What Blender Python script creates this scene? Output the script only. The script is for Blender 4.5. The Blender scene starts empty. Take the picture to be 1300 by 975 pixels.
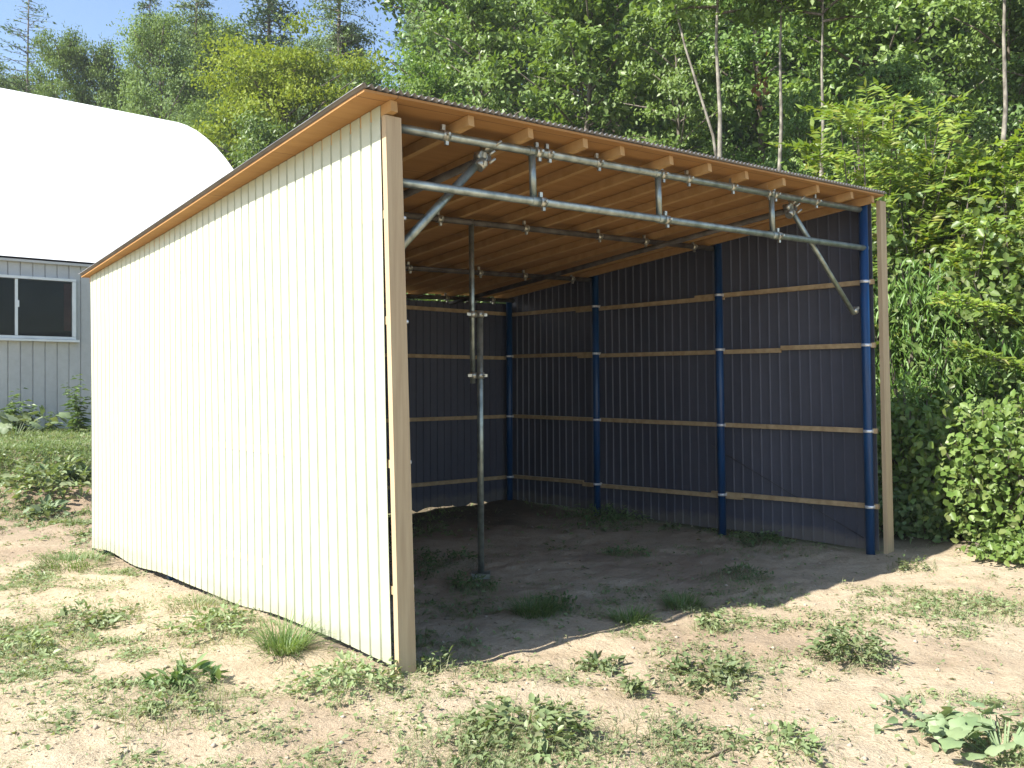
import bpy, math, random
import numpy as np
from mathutils import Vector, Matrix

SC = bpy.context.scene
COL = SC.collection
R = math.radians
random.seed(7)

# ------------------------------------------------------------------ noise
def _hash(ix, iy, seed):
    n = (ix.astype(np.int64) * 374761393 + iy.astype(np.int64) * 668265263 + seed * 1442695041) & 0x7fffffff
    n = ((n ^ (n >> 13)) * 1274126177) & 0x7fffffff
    n = n ^ (n >> 16)
    return (n & 0xffff) / 65535.0
def vnoise(x, y, seed=0):
    x = np.asarray(x, float); y = np.asarray(y, float)
    ix = np.floor(x); iy = np.floor(y); fx = x - ix; fy = y - iy
    fx = fx * fx * (3 - 2 * fx); fy = fy * fy * (3 - 2 * fy)
    a = _hash(ix, iy, seed); b = _hash(ix + 1, iy, seed); c = _hash(ix, iy + 1, seed); d = _hash(ix + 1, iy + 1, seed)
    return (a * (1 - fx) + b * fx) * (1 - fy) + (c * (1 - fx) + d * fx) * fy
def fbm(x, y, seed=0, oct=4):
    s = 0; a = .5; t = 0
    for k in range(oct):
        s = s + a * vnoise(np.asarray(x) * 2 ** k, np.asarray(y) * 2 ** k, seed + k * 17); t += a; a *= .5
    return s / t
def sstep(a, b, x):
    t = np.clip((np.asarray(x, float) - a) / (b - a), 0, 1); return t * t * (3 - 2 * t)

# ------------------------------------------------------------------ camera numbers of the place
F = 1110.0; CX = 650.0; HY = 485.0; EYE = 1.5
def gx(px, Y): return (px - CX) / F * Y
def gz(py, Y): return EYE + (HY - py) / F * Y

# terrain height
def hill_start(x): return 14.5 + np.maximum(0, 2 - x) * 1.65
def ground(x, y):
    x = np.asarray(x, float); y = np.asarray(y, float)
    bank = 0.62 * sstep(0, 1, (y - 8.9 + .55 * (fbm(x * .7, y * .7, 5) - .5) * 3) / 3.4) * sstep(-2.6, -5.2, x + (y - 9) * .35)
    bank = bank + .5 * sstep(12, 17, y) * sstep(1, -3, x - (y - 12) * .0) * (1 - sstep(-2.6, -5.2, x + (y - 9) * .35))
    q = np.maximum(0, y - hill_start(x))
    hill = 15 * (1 - np.exp(-q * .42 / 15))
    near = np.exp(-np.maximum(0, np.hypot(x, y - 6) - 7) / 6)
    n = (fbm(x * .55, y * .55, 1) - .5) * .10 + (fbm(x * 2.3, y * 2.3, 2) - .5) * .055 + (fbm(x * 7, y * 7, 3, 3) - .5) * .04
    rise = .22 * sstep(3.4, 5.2, x) * sstep(6.2, 8.0, y)
    return bank + hill + n * (0.35 + .65 * near) + rise + .12 * q * (fbm(x * .2, y * .2, 9) - .5)

# ------------------------------------------------------------------ mesh helpers
WL = {}
def wl(o): return WL.get(o.name, Vector((0, 0, 0))) if o else Vector((0, 0, 0))
def link(o, parent=None):
    COL.objects.link(o)
    if parent: o.parent = parent
    WL[o.name] = wl(parent) + Vector(o.location)
    return o
def tag(o, label=None, cat=None, group=None, kind=None):
    if label: o['label'] = label
    if cat: o['category'] = cat
    if group: o['group'] = group
    if kind: o['kind'] = kind
    return o
def empty(name, loc=(0, 0, 0), parent=None):
    o = bpy.data.objects.new(name, None); o.empty_display_size = .2; o.location = loc
    return link(o, parent)

class MB:
    def __init__(s): s.v = []; s.f = []; s.m = []; s.sm = []
    def add(s, vs, fs, mi=0, smooth=False):
        b = len(s.v); s.v += [tuple(p) for p in vs]
        for f in fs: s.f.append(tuple(b + i for i in f)); s.m.append(mi); s.sm.append(smooth)
        return s
    def hexa(s, p, mi=0):      # p: 4 bottom points then 4 top points
        return s.add(p, [(0, 3, 2, 1), (4, 5, 6, 7), (0, 1, 5, 4), (1, 2, 6, 5), (2, 3, 7, 6), (3, 0, 4, 7)], mi)
    def bar(s, a, b, w, h, up=(0, 0, 1), mi=0):    # rectangular bar from a to b, w sideways, h along up
        a = Vector(a); b = Vector(b); d = (b - a).normalized(); sd = d.cross(Vector(up)).normalized(); u = sd.cross(d).normalized()
        q = []
        for p in (a, b):
            q += [p - sd * w / 2 - u * h / 2, p + sd * w / 2 - u * h / 2, p + sd * w / 2 + u * h / 2, p - sd * w / 2 + u * h / 2]
        return s.add(q, [(0, 3, 2, 1), (4, 5, 6, 7), (0, 1, 5, 4), (1, 2, 6, 5), (2, 3, 7, 6), (3, 0, 4, 7)], mi)
    def tube(s, pts, rad, n=12, mi=0, cap=True):
        pts = [Vector(p) for p in pts]
        rad = rad if isinstance(rad, (list, tuple)) else [rad] * len(pts)
        vs = []; d0 = (pts[1] - pts[0]).normalized()
        ref = Vector((0, 0, 1)) if abs(d0.z) < .9 else Vector((1, 0, 0))
        for i, p in enumerate(pts):
            d = (pts[min(i + 1, len(pts) - 1)] - pts[max(i - 1, 0)]).normalized()
            a = d.cross(ref).normalized(); b = d.cross(a).normalized()
            vs += [p + (a * math.cos(2 * math.pi * k / n) + b * math.sin(2 * math.pi * k / n)) * rad[i] for k in range(n)]
        fs = []
        for i in range(len(pts) - 1):
            for k in range(n):
                k2 = (k + 1) % n
                fs.append((i * n + k, i * n + k2, (i + 1) * n + k2, (i + 1) * n + k))
        b0 = len(s.v)
        s.add(vs, fs, mi, True)
        if cap:
            for base, rev in ((0, False), ((len(pts) - 1) * n, True)):
                f = tuple(b0 + base + k for k in range(n))
                s.f.append(f if rev else f[::-1]); s.m.append(mi); s.sm.append(False)
        return s
    def build(s, name, mats, parent=None, loc=None):
        me = bpy.data.meshes.new(name)
        off = wl(parent)
        if loc is not None: off = Vector(loc)
        me.from_pydata([tuple(Vector(p) - off) for p in s.v], [], s.f)
        for m in (mats if isinstance(mats, (list, tuple)) else [mats]): me.materials.append(m)
        me.polygons.foreach_set('material_index', s.m); me.polygons.foreach_set('use_smooth', s.sm)
        me.update()
        o = bpy.data.objects.new(name, me)
        if loc is not None: o.location = Vector(loc) - wl(parent)
        return link(o, parent)

def np_mesh(name, V, T, mats, parent=None, midx=None, smooth=False, loc=(0, 0, 0)):
    """V (n,3) and triangles T (m,3) given in the parent's own space"""
    me = bpy.data.meshes.new(name)
    n, m = len(V), len(T)
    me.vertices.add(n); me.vertices.foreach_set('co', np.ascontiguousarray(V, np.float32).ravel())
    me.loops.add(m * 3); me.loops.foreach_set('vertex_index', np.ascontiguousarray(T, np.int32).ravel())
    me.polygons.add(m)
    me.polygons.foreach_set('loop_start', np.arange(0, m * 3, 3, dtype=np.int32))
    for mm in (mats if isinstance(mats, (list, tuple)) else [mats]): me.materials.append(mm)
    if midx is not None: me.polygons.foreach_set('material_index', np.asarray(midx, np.int32))
    if smooth: me.polygons.foreach_set('use_smooth', np.ones(m, bool))
    me.update(calc_edges=True); me.validate()
    o = bpy.data.objects.new(name, me); o.location = loc
    return link(o, parent)

def unit(a): return a / np.maximum(1e-9, np.linalg.norm(a, axis=-1, keepdims=True))

def leaves(P, D, N, L, W, fold=.18, droop=.0):
    """diamond leaves folded along the midrib. P base points, D directions, N rough normals"""
    n = len(P); D = unit(D); S = unit(np.cross(D, N)); N = unit(np.cross(S, D))
    L = np.broadcast_to(np.asarray(L, float), (n,))[:, None]; W = np.broadcast_to(np.asarray(W, float), (n,))[:, None]
    V = np.empty((n, 4, 3))
    V[:, 0] = P; V[:, 2] = P + D * L - N * L * droop
    V[:, 1] = P + D * L * .42 + S * W * .5 + N * W * fold
    V[:, 3] = P + D * L * .42 - S * W * .5 + N * W * fold
    T = np.empty((n, 2, 3), np.int64); b = np.arange(n)[:, None] * 4
    T[:, 0] = b + np.array([0, 1, 2]); T[:, 1] = b + np.array([0, 2, 3])
    return V.reshape(-1, 3), T.reshape(-1, 3)

def ovate(P, D, N, L, W, fold=.12, droop=.12):
    """six-cornered leaves with a rounder outline, for plants near the camera"""
    n = len(P); D = unit(D); S = unit(np.cross(D, N)); N = unit(np.cross(S, D))
    L = np.broadcast_to(np.asarray(L, float), (n,))[:, None]; W = np.broadcast_to(np.asarray(W, float), (n,))[:, None]
    V = np.empty((n, 6, 3)); V[:, 0] = P; V[:, 3] = P + D * L - N * L * droop
    for i, sg in ((1, 1), (5, -1)): V[:, i] = P + D * L * .28 + S * W * .48 * sg + N * W * fold
    for i, sg in ((2, 1), (4, -1)): V[:, i] = P + D * L * .66 + S * W * .40 * sg + N * (W * fold - L * droop * .35)
    b = np.arange(n)[:, None] * 6
    T = np.stack([b + np.array(t) for t in ([0, 1, 2], [0, 2, 3], [0, 3, 4], [0, 4, 5])], 1)
    return V.reshape(-1, 3), T.reshape(-1, 3)

def blades(P, D, L, W, bend, seg=3, rng=None):
    """grass blades: P base, D initial direction, bending over towards horizontal dir"""
    n = len(P); D = unit(D); L = np.asarray(L)[:, None]; W = np.asarray(W)[:, None]; bend = np.asarray(bend)[:, None]
    H = D.copy(); H[:, 2] = 0; H = unit(H + 1e-6)
    S = unit(np.cross(D, np.array([0, 0, 1.0]) + 1e-4))
    pts = []
    for k in range(seg + 1):
        t = k / seg
        c = P + D * L * t + (H * .6 - np.array([0, 0, .75])) * L * bend * t * t
        w = W * (1 - t) ** .7 * .5
        if k < seg: pts += [c - S * w, c + S * w]
        else: pts += [c]
    m = len(pts); V = np.stack(pts, 1)
    tri = []
    for k in range(seg):
        a = 2 * k
        if k < seg - 1: tri += [[a, a + 1, a + 3], [a, a + 3, a + 2]]
        else: tri += [[a, a + 1, a + 2]]
    T = (np.arange(n)[:, None, None] * m + np.array(tri)[None]).reshape(-1, 3)
    return V.reshape(-1, 3), T

def join_np(parts):
    Vs = []; Ts = []; b = 0; ms = []
    for V, T, mi in parts:
        Vs.append(V); Ts.append(T + b); ms.append(np.full(len(T), mi)); b += len(V)
    return np.concatenate(Vs), np.concatenate(Ts), np.concatenate(ms)

# ------------------------------------------------------------------ materials
def mat(name):
    m = bpy.data.materials.new(name); m.use_nodes = True
    nt = m.node_tree; nt.nodes.clear()
    return m, nt
def nn(nt, t, **kw):
    n = nt.nodes.new(t)
    for k, v in kw.items(): setattr(n, k, v)
    return n
def ramp(nt, stops):
    r = nn(nt, 'ShaderNodeValToRGB'); e = r.color_ramp.elements
    while len(e) < len(stops): e.new(.5)
    for el, (p, c) in zip(e, stops): el.position = p; el.color = (*c, 1) if len(c) == 3 else c
    return r
def principled(nt, **kw):
    b = nn(nt, 'ShaderNodeBsdfPrincipled')
    for k, v in kw.items(): b.inputs[k].default_value = (*v, 1) if isinstance(v, tuple) else v
    return b
def out(nt, sock):
    o = nn(nt, 'ShaderNodeOutputMaterial'); nt.links.new(sock, o.inputs['Surface'])
def noise(nt, scale, vec=None, detail=4, rough=.55):
    n = nn(nt, 'ShaderNodeTexNoise'); n.inputs['Scale'].default_value = scale; n.inputs['Detail'].default_value = detail; n.inputs['Roughness'].default_value = rough
    if vec: nt.links.new(vec, n.inputs['Vector'])
    return n
def coords(nt, scale=(1, 1, 1), kind='Object'):
    t = nn(nt, 'ShaderNodeTexCoord'); m = nn(nt, 'ShaderNodeMapping'); m.inputs['Scale'].default_value = scale
    nt.links.new(t.outputs[kind], m.inputs['Vector']); return m.outputs[0]
def mix(nt, f, a, b, mode='MIX'):
    m = nn(nt, 'ShaderNodeMix', data_type='RGBA', blend_type=mode)
    if isinstance(f, (int, float)): m.inputs[0].default_value = f
    else: nt.links.new(f, m.inputs[0])
    for s, v in ((6, a), (7, b)):
        if isinstance(v, tuple): m.inputs[s].default_value = (*v, 1)
        else: nt.links.new(v, m.inputs[s])
    return m.outputs[2]
def bump(nt, h, strength=.3, dist=.01):
    b = nn(nt, 'ShaderNodeBump'); b.inputs['Strength'].default_value = strength; b.inputs['Distance'].default_value = dist
    nt.links.new(h, b.inputs['Height']); return b.outputs[0]

def simple(name, c1, c2, scale=6, rough=.6, metal=0, stretch=(1, 1, 1), bmp=0, lo=.35, hi=.65, spec=.5):
    m, nt = mat(name); v = coords(nt, stretch)
    n = noise(nt, scale, v); r = ramp(nt, [(lo, c1), (hi, c2)]); nt.links.new(n.outputs['Fac'], r.inputs[0])
    b = principled(nt, Roughness=rough, Metallic=metal); b.inputs['Specular IOR Level'].default_value = spec
    nt.links.new(r.outputs[0], b.inputs['Base Color'])
    if bmp:
        n2 = noise(nt, scale * 5, v); nt.links.new(bump(nt, n2.outputs['Fac'], bmp, .004), b.inputs['Normal'])
    out(nt, b.outputs[0]); return m

def leaf_mat(name, cols, trans=.36, rough=.42, nscale=.8, dark=.68, spec=.4):
    """per-leaf colour spread plus a slow drift of leaf colour through the plant"""
    m, nt = mat(name)
    g = nn(nt, 'ShaderNodeNewGeometry')
    k = len(cols); r = ramp(nt, [(i / max(1, k - 1), c) for i, c in enumerate(cols)])
    nt.links.new(g.outputs['Random Per Island'], r.inputs[0])
    v = coords(nt); n = noise(nt, nscale, v, 2)
    rr = ramp(nt, [(.36, (dark, dark * 1.05, dark * .95)), (.64, (1, 1, 1))]); nt.links.new(n.outputs['Fac'], rr.inputs[0])
    c = mix(nt, 1.0, r.outputs[0], rr.outputs[0], 'MULTIPLY')
    oi = nn(nt, 'ShaderNodeObjectInfo')
    hs = nn(nt, 'ShaderNodeHueSaturation'); nt.links.new(c, hs.inputs['Color'])
    mr = nn(nt, 'ShaderNodeMapRange'); mr.inputs[3].default_value = .82; mr.inputs[4].default_value = 1.2
    nt.links.new(oi.outputs['Random'], mr.inputs[0]); nt.links.new(mr.outputs[0], hs.inputs['Value'])
    c = hs.outputs[0]
    b = principled(nt, Roughness=rough); b.inputs['Specular IOR Level'].default_value = spec; nt.links.new(c, b.inputs['Base Color'])
    t = nn(nt, 'ShaderNodeBsdfTranslucent')
    tc = mix(nt, 1.0, c, (1.25, 1.25, .55), 'MULTIPLY'); nt.links.new(tc, t.inputs['Color'])
    ms = nn(nt, 'ShaderNodeMixShader'); ms.inputs[0].default_value = trans
    nt.links.new(b.outputs[0], ms.inputs[1]); nt.links.new(t.outputs[0], ms.inputs[2])
    out(nt, ms.outputs[0]); return m

M = {}
# painted steel siding, outside and inside
def siding(name, base, dirty, rough=.42, inner=False):
    m, nt = mat(name)
    v = coords(nt, (.8, .8, .15)); n = noise(nt, 2.2, v, 5)
    v2 = coords(nt, (1, 1, 1)); n2 = noise(nt, 9, v2, 6, .7)
    r = ramp(nt, [(.38, dirty), (.62, base)]); nt.links.new(n.outputs['Fac'], r.inputs[0])
    r2 = ramp(nt, [(.35, (.86, .86, .84)), (.6, (1, 1, 1))]); nt.links.new(n2.outputs['Fac'], r2.inputs[0])
    c = mix(nt, .6, r.outputs[0], r2.outputs[0], 'MULTIPLY')
    # splashed earth along the foot of the sheets: dirt with its own ragged edge
    sep = nn(nt, 'ShaderNodeSeparateXYZ'); nt.links.new(coords(nt), sep.inputs[0])
    n3 = noise(nt, 5, coords(nt), 5, .7)
    ad = nn(nt, 'ShaderNodeMath', operation='MULTIPLY_ADD'); nt.links.new(n3.outputs['Fac'], ad.inputs[0]); ad.inputs[1].default_value = -.22; nt.links.new(sep.outputs['Z'], ad.inputs[2])
    rd = ramp(nt, [(0, (1, 1, 1)), (.07, (0, 0, 0))]); nt.links.new(ad.outputs[0], rd.inputs[0])
    f = nn(nt, 'ShaderNodeMath', operation='MULTIPLY'); nt.links.new(rd.outputs[0], f.inputs[0]); f.inputs[1].default_value = .3
    c = mix(nt, f.outputs[0], c, (.30, .25, .18))
    b = principled(nt, Roughness=rough); nt.links.new(c, b.inputs['Base Color'])
    n4 = noise(nt, 1.6, coords(nt, (1, 1, .5)), 2); nt.links.new(bump(nt, n4.outputs['Fac'], .25, .02), b.inputs['Normal'])
    out(nt, b.outputs[0]); return m
M['cream'] = siding('cream_paint', (.475, .505, .378), (.45, .48, .355))
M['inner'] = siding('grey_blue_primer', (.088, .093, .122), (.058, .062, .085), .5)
M['barn_wall'] = siding('pale_blue_grey_paint', (.53, .525, .51), (.48, .475, .465))
M['barn_roof'] = simple('white_roof_membrane', (.86, .87, .88), (.9, .9, .9), 2, .5)
M['post'] = simple('planed_timber', (.40, .295, .175), (.48, .37, .225), 3, .7, 0, (14, 14, .7), .12)
M['rail'] = simple('timber_batten', (.38, .265, .14), (.50, .37, .21), 3, .7, 0, (5, 5, 5), .1)
M['rafter'] = simple('sawn_rafter', (.42, .245, .09), (.50, .31, .13), 3, .75, 0, (4, 4, 4), .1)
M['galv'] = simple('galvanised_steel', (.22, .25, .22), (.41, .45, .40), 14, .42, .75, (1, 1, 1), .05)
M['dullpipe'] = simple('dull_dark_pipe', (.07, .06, .05), (.15, .135, .115), 10, .65, .4)  # darker and browner than the galvanised pipe metal
M['clamp'] = simple('zinc_clamp', (.30, .30, .26), (.62, .60, .50), 30, .4, .8)
M['zinc_bright'] = simple('bright_zinc', (.7, .72, .74), (.8, .82, .84), 30, .35, .5)
M['blue'] = simple('blue_paint', (.003, .036, .112), (.006, .055, .165), 3, .38, 0, (3, 3, 1))
M['roofmetal'] = simple('grey_roof_sheet', (.16, .155, .15), (.24, .23, .22), 5, .45, .5)
M['bark'] = simple('grey_brown_bark', (.075, .06, .045), (.17, .145, .115), 5, .9, 0, (3, 3, .6), .5)
M['palebark'] = simple('pale_bark', (.10, .088, .068), (.29, .265, .215), 4, .85, 0, (2, 2, 1.2), .4)
M['twig'] = simple('dry_twig', (.19, .14, .09), (.34, .27, .19), 12, .9)
M['glassback'] = simple('dark_room', (.012, .014, .018), (.03, .032, .034), 2, .8)
M['curtain'] = simple('dull_red_curtain', (.16, .05, .05), (.22, .08, .075), 6, .9)
M['alu'] = simple('aluminium_frame', (.66, .67, .66), (.74, .75, .74), 5, .4, .2)
M['thin_line'] = simple('dark_line', (.03, .03, .035), (.06, .06, .065), 5, .6)
M['stone'] = simple('grey_stone', (.30, .25, .19), (.42, .36, .28), 25, .9, 0, (1, 1, 1), .3)

def plywood():
    m, nt = mat('plywood'); v = coords(nt)
    rot = nn(nt, 'ShaderNodeMapping'); rot.inputs['Rotation'].default_value = (0, 0, R(-38.5)); nt.links.new(v, rot.inputs['Vector'])
    br = nn(nt, 'ShaderNodeTexBrick'); nt.links.new(rot.outputs[0], br.inputs['Vector'])
    br.inputs['Scale'].default_value = 1; br.inputs['Brick Width'].default_value = 1.82; br.inputs['Row Height'].default_value = .91
    br.inputs['Mortar Size'].default_value = .0025; br.inputs['Mortar Smooth'].default_value = .3
    br.inputs['Color1'].default_value = (.38, .195, .062, 1); br.inputs['Color2'].default_value = (.43, .228, .078, 1); br.inputs['Mortar'].default_value = (.10, .05, .02, 1)
    st = nn(nt, 'ShaderNodeMapping'); st.inputs['Scale'].default_value = (.9, 9, 1); nt.links.new(rot.outputs[0], st.inputs['Vector'])
    n = noise(nt, 2.2, st.outputs[0], 5, .6); r = ramp(nt, [(.3, (.84, .80, .75)), (.65, (1, 1, 1))]); nt.links.new(n.outputs['Fac'], r.inputs[0])
    c = mix(nt, 1, br.outputs[0], r.outputs[0], 'MULTIPLY')
    b = principled(nt, Roughness=.75); nt.links.new(c, b.inputs['Base Color']); out(nt, b.outputs[0]); return m
M['ply'] = plywood()

def ground_mat():
    m, nt = mat('sandy_earth'); v = coords(nt)
    a1 = nn(nt, 'ShaderNodeAttribute', attribute_name='forest_and_shade'); a2 = nn(nt, 'ShaderNodeAttribute', attribute_name='soil_and_shade')
    n1 = noise(nt, .9, v, 6, .6); n2 = noise(nt, 7, v, 8, .68); n3 = noise(nt, 60, v, 4, .7)
    r1 = ramp(nt, [(.28, (.34, .265, .182)), (.46, (.43, .355, .253)), (.72, (.47, .398, .295))]); nt.links.new(n1.outputs['Fac'], r1.inputs[0])
    r2 = ramp(nt, [(.28, (.74, .70, .64)), (.44, (.95, .93, .90)), (.7, (1.05, 1.04, 1.03))]); nt.links.new(n2.outputs['Fac'], r2.inputs[0])
    c = mix(nt, 1, r1.outputs[0], r2.outputs[0], 'MULTIPLY')
    r3 = ramp(nt, [(.3, (.72, .69, .64)), (.5, (1, 1, 1)), (.75, (1.1, 1.1, 1.08))]); nt.links.new(n3.outputs['Fac'], r3.inputs[0])
    c = mix(nt, .8, c, r3.outputs[0], 'MULTIPLY')
    # dark bits of litter
    vo = nn(nt, 'ShaderNodeTexVoronoi'); vo.inputs['Scale'].default_value = 26; vo.inputs['Randomness'].default_value = 1; nt.links.new(v, vo.inputs['Vector'])
    rv = ramp(nt, [(.07, (1, 1, 1)), (.13, (0, 0, 0))]); nt.links.new(vo.outputs['Distance'], rv.inputs[0])
    n5 = noise(nt, 1.7, v, 3); rn5 = ramp(nt, [(.48, (0, 0, 0)), (.62, (1, 1, 1))]); nt.links.new(n5.outputs['Fac'], rn5.inputs[0])
    mm = nn(nt, 'ShaderNodeMath', operation='MULTIPLY'); nt.links.new(rv.outputs[0], mm.inputs[0]); nt.links.new(rn5.outputs[0], mm.inputs[1])
    m3 = nn(nt, 'ShaderNodeMath', operation='MULTIPLY'); nt.links.new(mm.outputs[0], m3.inputs[0]); m3.inputs[1].default_value = .75
    c = mix(nt, m3.outputs[0], c, (.20, .15, .09))
    soil_and_shade = mix(nt, n2.outputs['Fac'], (.20, .145, .10), (.36, .27, .19))
    c = mix(nt, a2.outputs['Fac'], c, soil_and_shade)
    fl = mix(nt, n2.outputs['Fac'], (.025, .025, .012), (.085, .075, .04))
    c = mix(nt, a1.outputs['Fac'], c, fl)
    b = principled(nt, Roughness=.95); b.inputs['Specular IOR Level'].default_value = .15; nt.links.new(c, b.inputs['Base Color'])
    hsum = nn(nt, 'ShaderNodeMath', operation='MULTIPLY_ADD'); nt.links.new(n3.outputs['Fac'], hsum.inputs[0]); hsum.inputs[1].default_value = .35; nt.links.new(n2.outputs['Fac'], hsum.inputs[2])
    nt.links.new(bump(nt, hsum.outputs[0], .85, .045), b.inputs['Normal'])
    out(nt, b.outputs[0]); return m
M['ground'] = ground_mat()

G = lambda *c: [tuple(x) for x in c]
M['leaf_oak'] = leaf_mat('leaf_mid_green', G((.10,.185,.042),(.14,.235,.06),(.19,.285,.08),(.115,.20,.05)))
M['leaf_maple'] = leaf_mat('leaf_fresh_green', G((.13,.21,.045),(.18,.27,.065),(.235,.32,.095),(.14,.23,.05)))
M['leaf_far'] = leaf_mat('leaf_grey_green', G((.11,.175,.055),(.145,.21,.07),(.185,.25,.095),(.12,.185,.06)), .32, .6, .5, .72, .2)
M['leaf_yellow'] = leaf_mat('leaf_yellow_green', G((.25,.31,.045),(.31,.36,.06),(.20,.28,.045)), .35, .6, .8, .8, .2)
M['leaf_conifer'] = leaf_mat('needle_green', G((0.066,0.125,0.044),(0.096,0.162,0.062),(0.125,0.191,0.074)), .18, .6)
M['leaf_larch'] = leaf_mat('needle_pale_green', G((0.103,0.169,0.062),(0.140,0.206,0.081),(0.176,0.243,0.103)), .25, .6)
M['leaf_frond'] = leaf_mat('frond_yellow_green', G((.19,.29,.04),(.25,.35,.055),(.31,.38,.07),(.17,.29,.04),(.33,.31,.07)), .35, .42, 1.2, .7)
M['leaf_bush'] = leaf_mat('bush_green', G((0.118,0.191,0.037),(0.162,0.243,0.059),(0.206,0.279,0.088),(0.132,0.221,0.044),(0.184,0.250,0.066),(0.215,0.235,0.09)), .32, .42, 1.6, .7)
M['leaf_narrow'] = leaf_mat('narrow_leaf_green', G((0.088,0.176,0.033),(0.132,0.235,0.051),(0.176,0.272,0.074)), .35, .42, 1.6, .7)
M['grass_dry'] = leaf_mat('dry_grass_green', G((0.221,0.250,0.125),(0.265,0.287,0.162),(0.324,0.316,0.199),(0.184,0.228,0.103),(0.250,0.272,0.154)), .3, .6, 1.5, .8)
M['grass_green'] = leaf_mat('green_grass', G((.12,.20,.06),(.16,.245,.08),(.20,.275,.10),(.225,.28,.125)), .3, .5, 3, .75)
M['weed'] = leaf_mat('weed_leaf', G((.17,.235,.105),(.215,.275,.13),(.26,.30,.16),(.185,.25,.105),(.28,.28,.16)), .28, .45, 3, .8)
M['weed_dark'] = leaf_mat('dark_weed_leaf', G((.12,.195,.075),(.16,.24,.095),(.20,.275,.12)), .28, .4, 3, .8)
M['weed_pale'] = leaf_mat('pale_broad_leaf', G((0.176,0.243,0.125),(0.221,0.279,0.154),(0.257,0.309,0.184)), .25, .5, 3, .85)
M['brown_leaf'] = leaf_mat('rust_brown_leaf', G((.20, .09, .045), (.27, .14, .07)), .25, .6)

# ------------------------------------------------------------------ world, sun, camera
EL = R(45.5); toward = Vector((-.84, -.54, 0)).normalized() * math.cos(EL) + Vector((0, 0, math.sin(EL)))
w = bpy.data.worlds.new("World"); SC.world = w; w.use_nodes = True
nt = w.node_tree; nt.nodes.clear()
sky = nn(nt, 'ShaderNodeTexSky', sky_type='NISHITA'); sky.sun_disc = False
sky.sun_elevation = EL; sky.sun_rotation = math.atan2(toward.x, toward.y)
sky.air_density = 1.0; sky.dust_density = .6; sky.ozone_density = 1.5
bg = nn(nt, 'ShaderNodeBackground'); bg.inputs['Strength'].default_value = .105
wo = nn(nt, 'ShaderNodeOutputWorld'); nt.links.new(sky.outputs[0], bg.inputs['Color']); nt.links.new(bg.outputs[0], wo.inputs['Surface'])
sd = bpy.data.lights.new('sun', 'SUN'); sd.energy = 4.9; sd.angle = R(.53); sd.color = (1, .955, .88)
so = bpy.data.objects.new('sun', sd); so.rotation_euler = (-toward).to_track_quat('-Z', 'Y').to_euler(); so.location = (-20, -14, 25); COL.objects.link(so)
cd = bpy.data.cameras.new('camera'); cd.sensor_width = 36; cd.lens = 36 * F / 1300; cd.clip_end = 1500; cd.clip_start = .05
co = bpy.data.objects.new('camera', cd); co.location = (0, 0, EYE); co.rotation_euler = (R(90 - .13), 0, 0); COL.objects.link(co); SC.camera = co
SC.view_settings.view_transform = 'Standard'; SC.view_settings.look = 'None'; SC.view_settings.gamma = 1; SC.view_settings.exposure = 1.3
SC.view_settings.use_curve_mapping = False
SC.render.engine = 'CYCLES'
SC.cycles.use_denoising = True
SC.cycles.max_bounces = 8; SC.cycles.diffuse_bounces = 2; SC.cycles.transmission_bounces = 4; SC.cycles.transparent_max_bounces = 6
SC.cycles.sample_clamp_indirect = 8

# ------------------------------------------------------------------ the ground, one sheet
def axis(lo, hi, fine_lo, fine_hi, step, grow=1.16):
    a = list(np.arange(fine_lo, fine_hi + 1e-6, step)); s = step
    while a[-1] < hi: s = min(s * grow, 12); a.append(a[-1] + s)
    s = step
    while a[0] > lo: s = min(s * grow, 12); a.insert(0, a[0] - s)
    return np.array(a)
xs = axis(-260, 260, -5.5, 5.5, .04); ys = axis(-60, 420, 2.6, 10, .04)
X, Y = np.meshgrid(xs, ys); Z = ground(X, Y)
def soil_and_shade_mask(x, y):
    bank = np.exp(-((y - 10.0) / 1.5) ** 2) * sstep(-2.5, -4.5, x)
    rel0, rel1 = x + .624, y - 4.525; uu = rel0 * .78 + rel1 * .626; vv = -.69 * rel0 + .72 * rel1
    inner = .8 * sstep(2.1, 3.6, vv + 1.6 * (fbm(x * 1.1, y * 1.1, 39) - .5)) * sstep(-.1, .1, uu) * (1 - sstep(4.7, 4.95, uu)) * (1 - sstep(4.5, 4.7, vv))  # organic floor at the shed's back, painted darker to deepen the shade there
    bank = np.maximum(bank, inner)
    return np.clip(bank * (.5 + fbm(x * 1.3, y * 1.3, 31)) + .55 * sstep(.56, .7, fbm(x * .8 + 4, y * .8, 33)), 0, .9)
def forest_and_shade_mask(x, y):
    q = y - hill_start(x) + 2 + 2 * (fbm(x * .4, y * .4, 35) - .5)
    br = sstep(7.2, 8.3, y + .35 * (x - 3.4) + .8 * (fbm(x, y, 36) - .5)) * sstep(3.0, 3.5, x + (y - 7.4) * .9)
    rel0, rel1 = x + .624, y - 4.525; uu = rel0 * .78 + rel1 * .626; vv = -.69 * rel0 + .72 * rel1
    inner = .72 * sstep(2.3, 3.9, vv + 1.8 * (fbm(x * 1.3, y * 1.3, 39) - .5) + .35 * (2.2 - uu) * (uu < 2.2)) * sstep(-.05, .1, uu) * (1 - sstep(4.75, 4.95, uu)) * (1 - sstep(4.5, 4.65, vv))  # woodland-floor tone over the shed's back floor, more shade put into its colour
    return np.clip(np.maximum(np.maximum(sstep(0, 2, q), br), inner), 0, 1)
V = np.stack([X, Y, Z], -1).reshape(-1, 3); nx = len(xs); ny = len(ys)
idx = np.arange(nx * ny).reshape(ny, nx)
a, b, c, d = idx[:-1, :-1].ravel(), idx[:-1, 1:].ravel(), idx[1:, 1:].ravel(), idx[1:, :-1].ravel()
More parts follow.
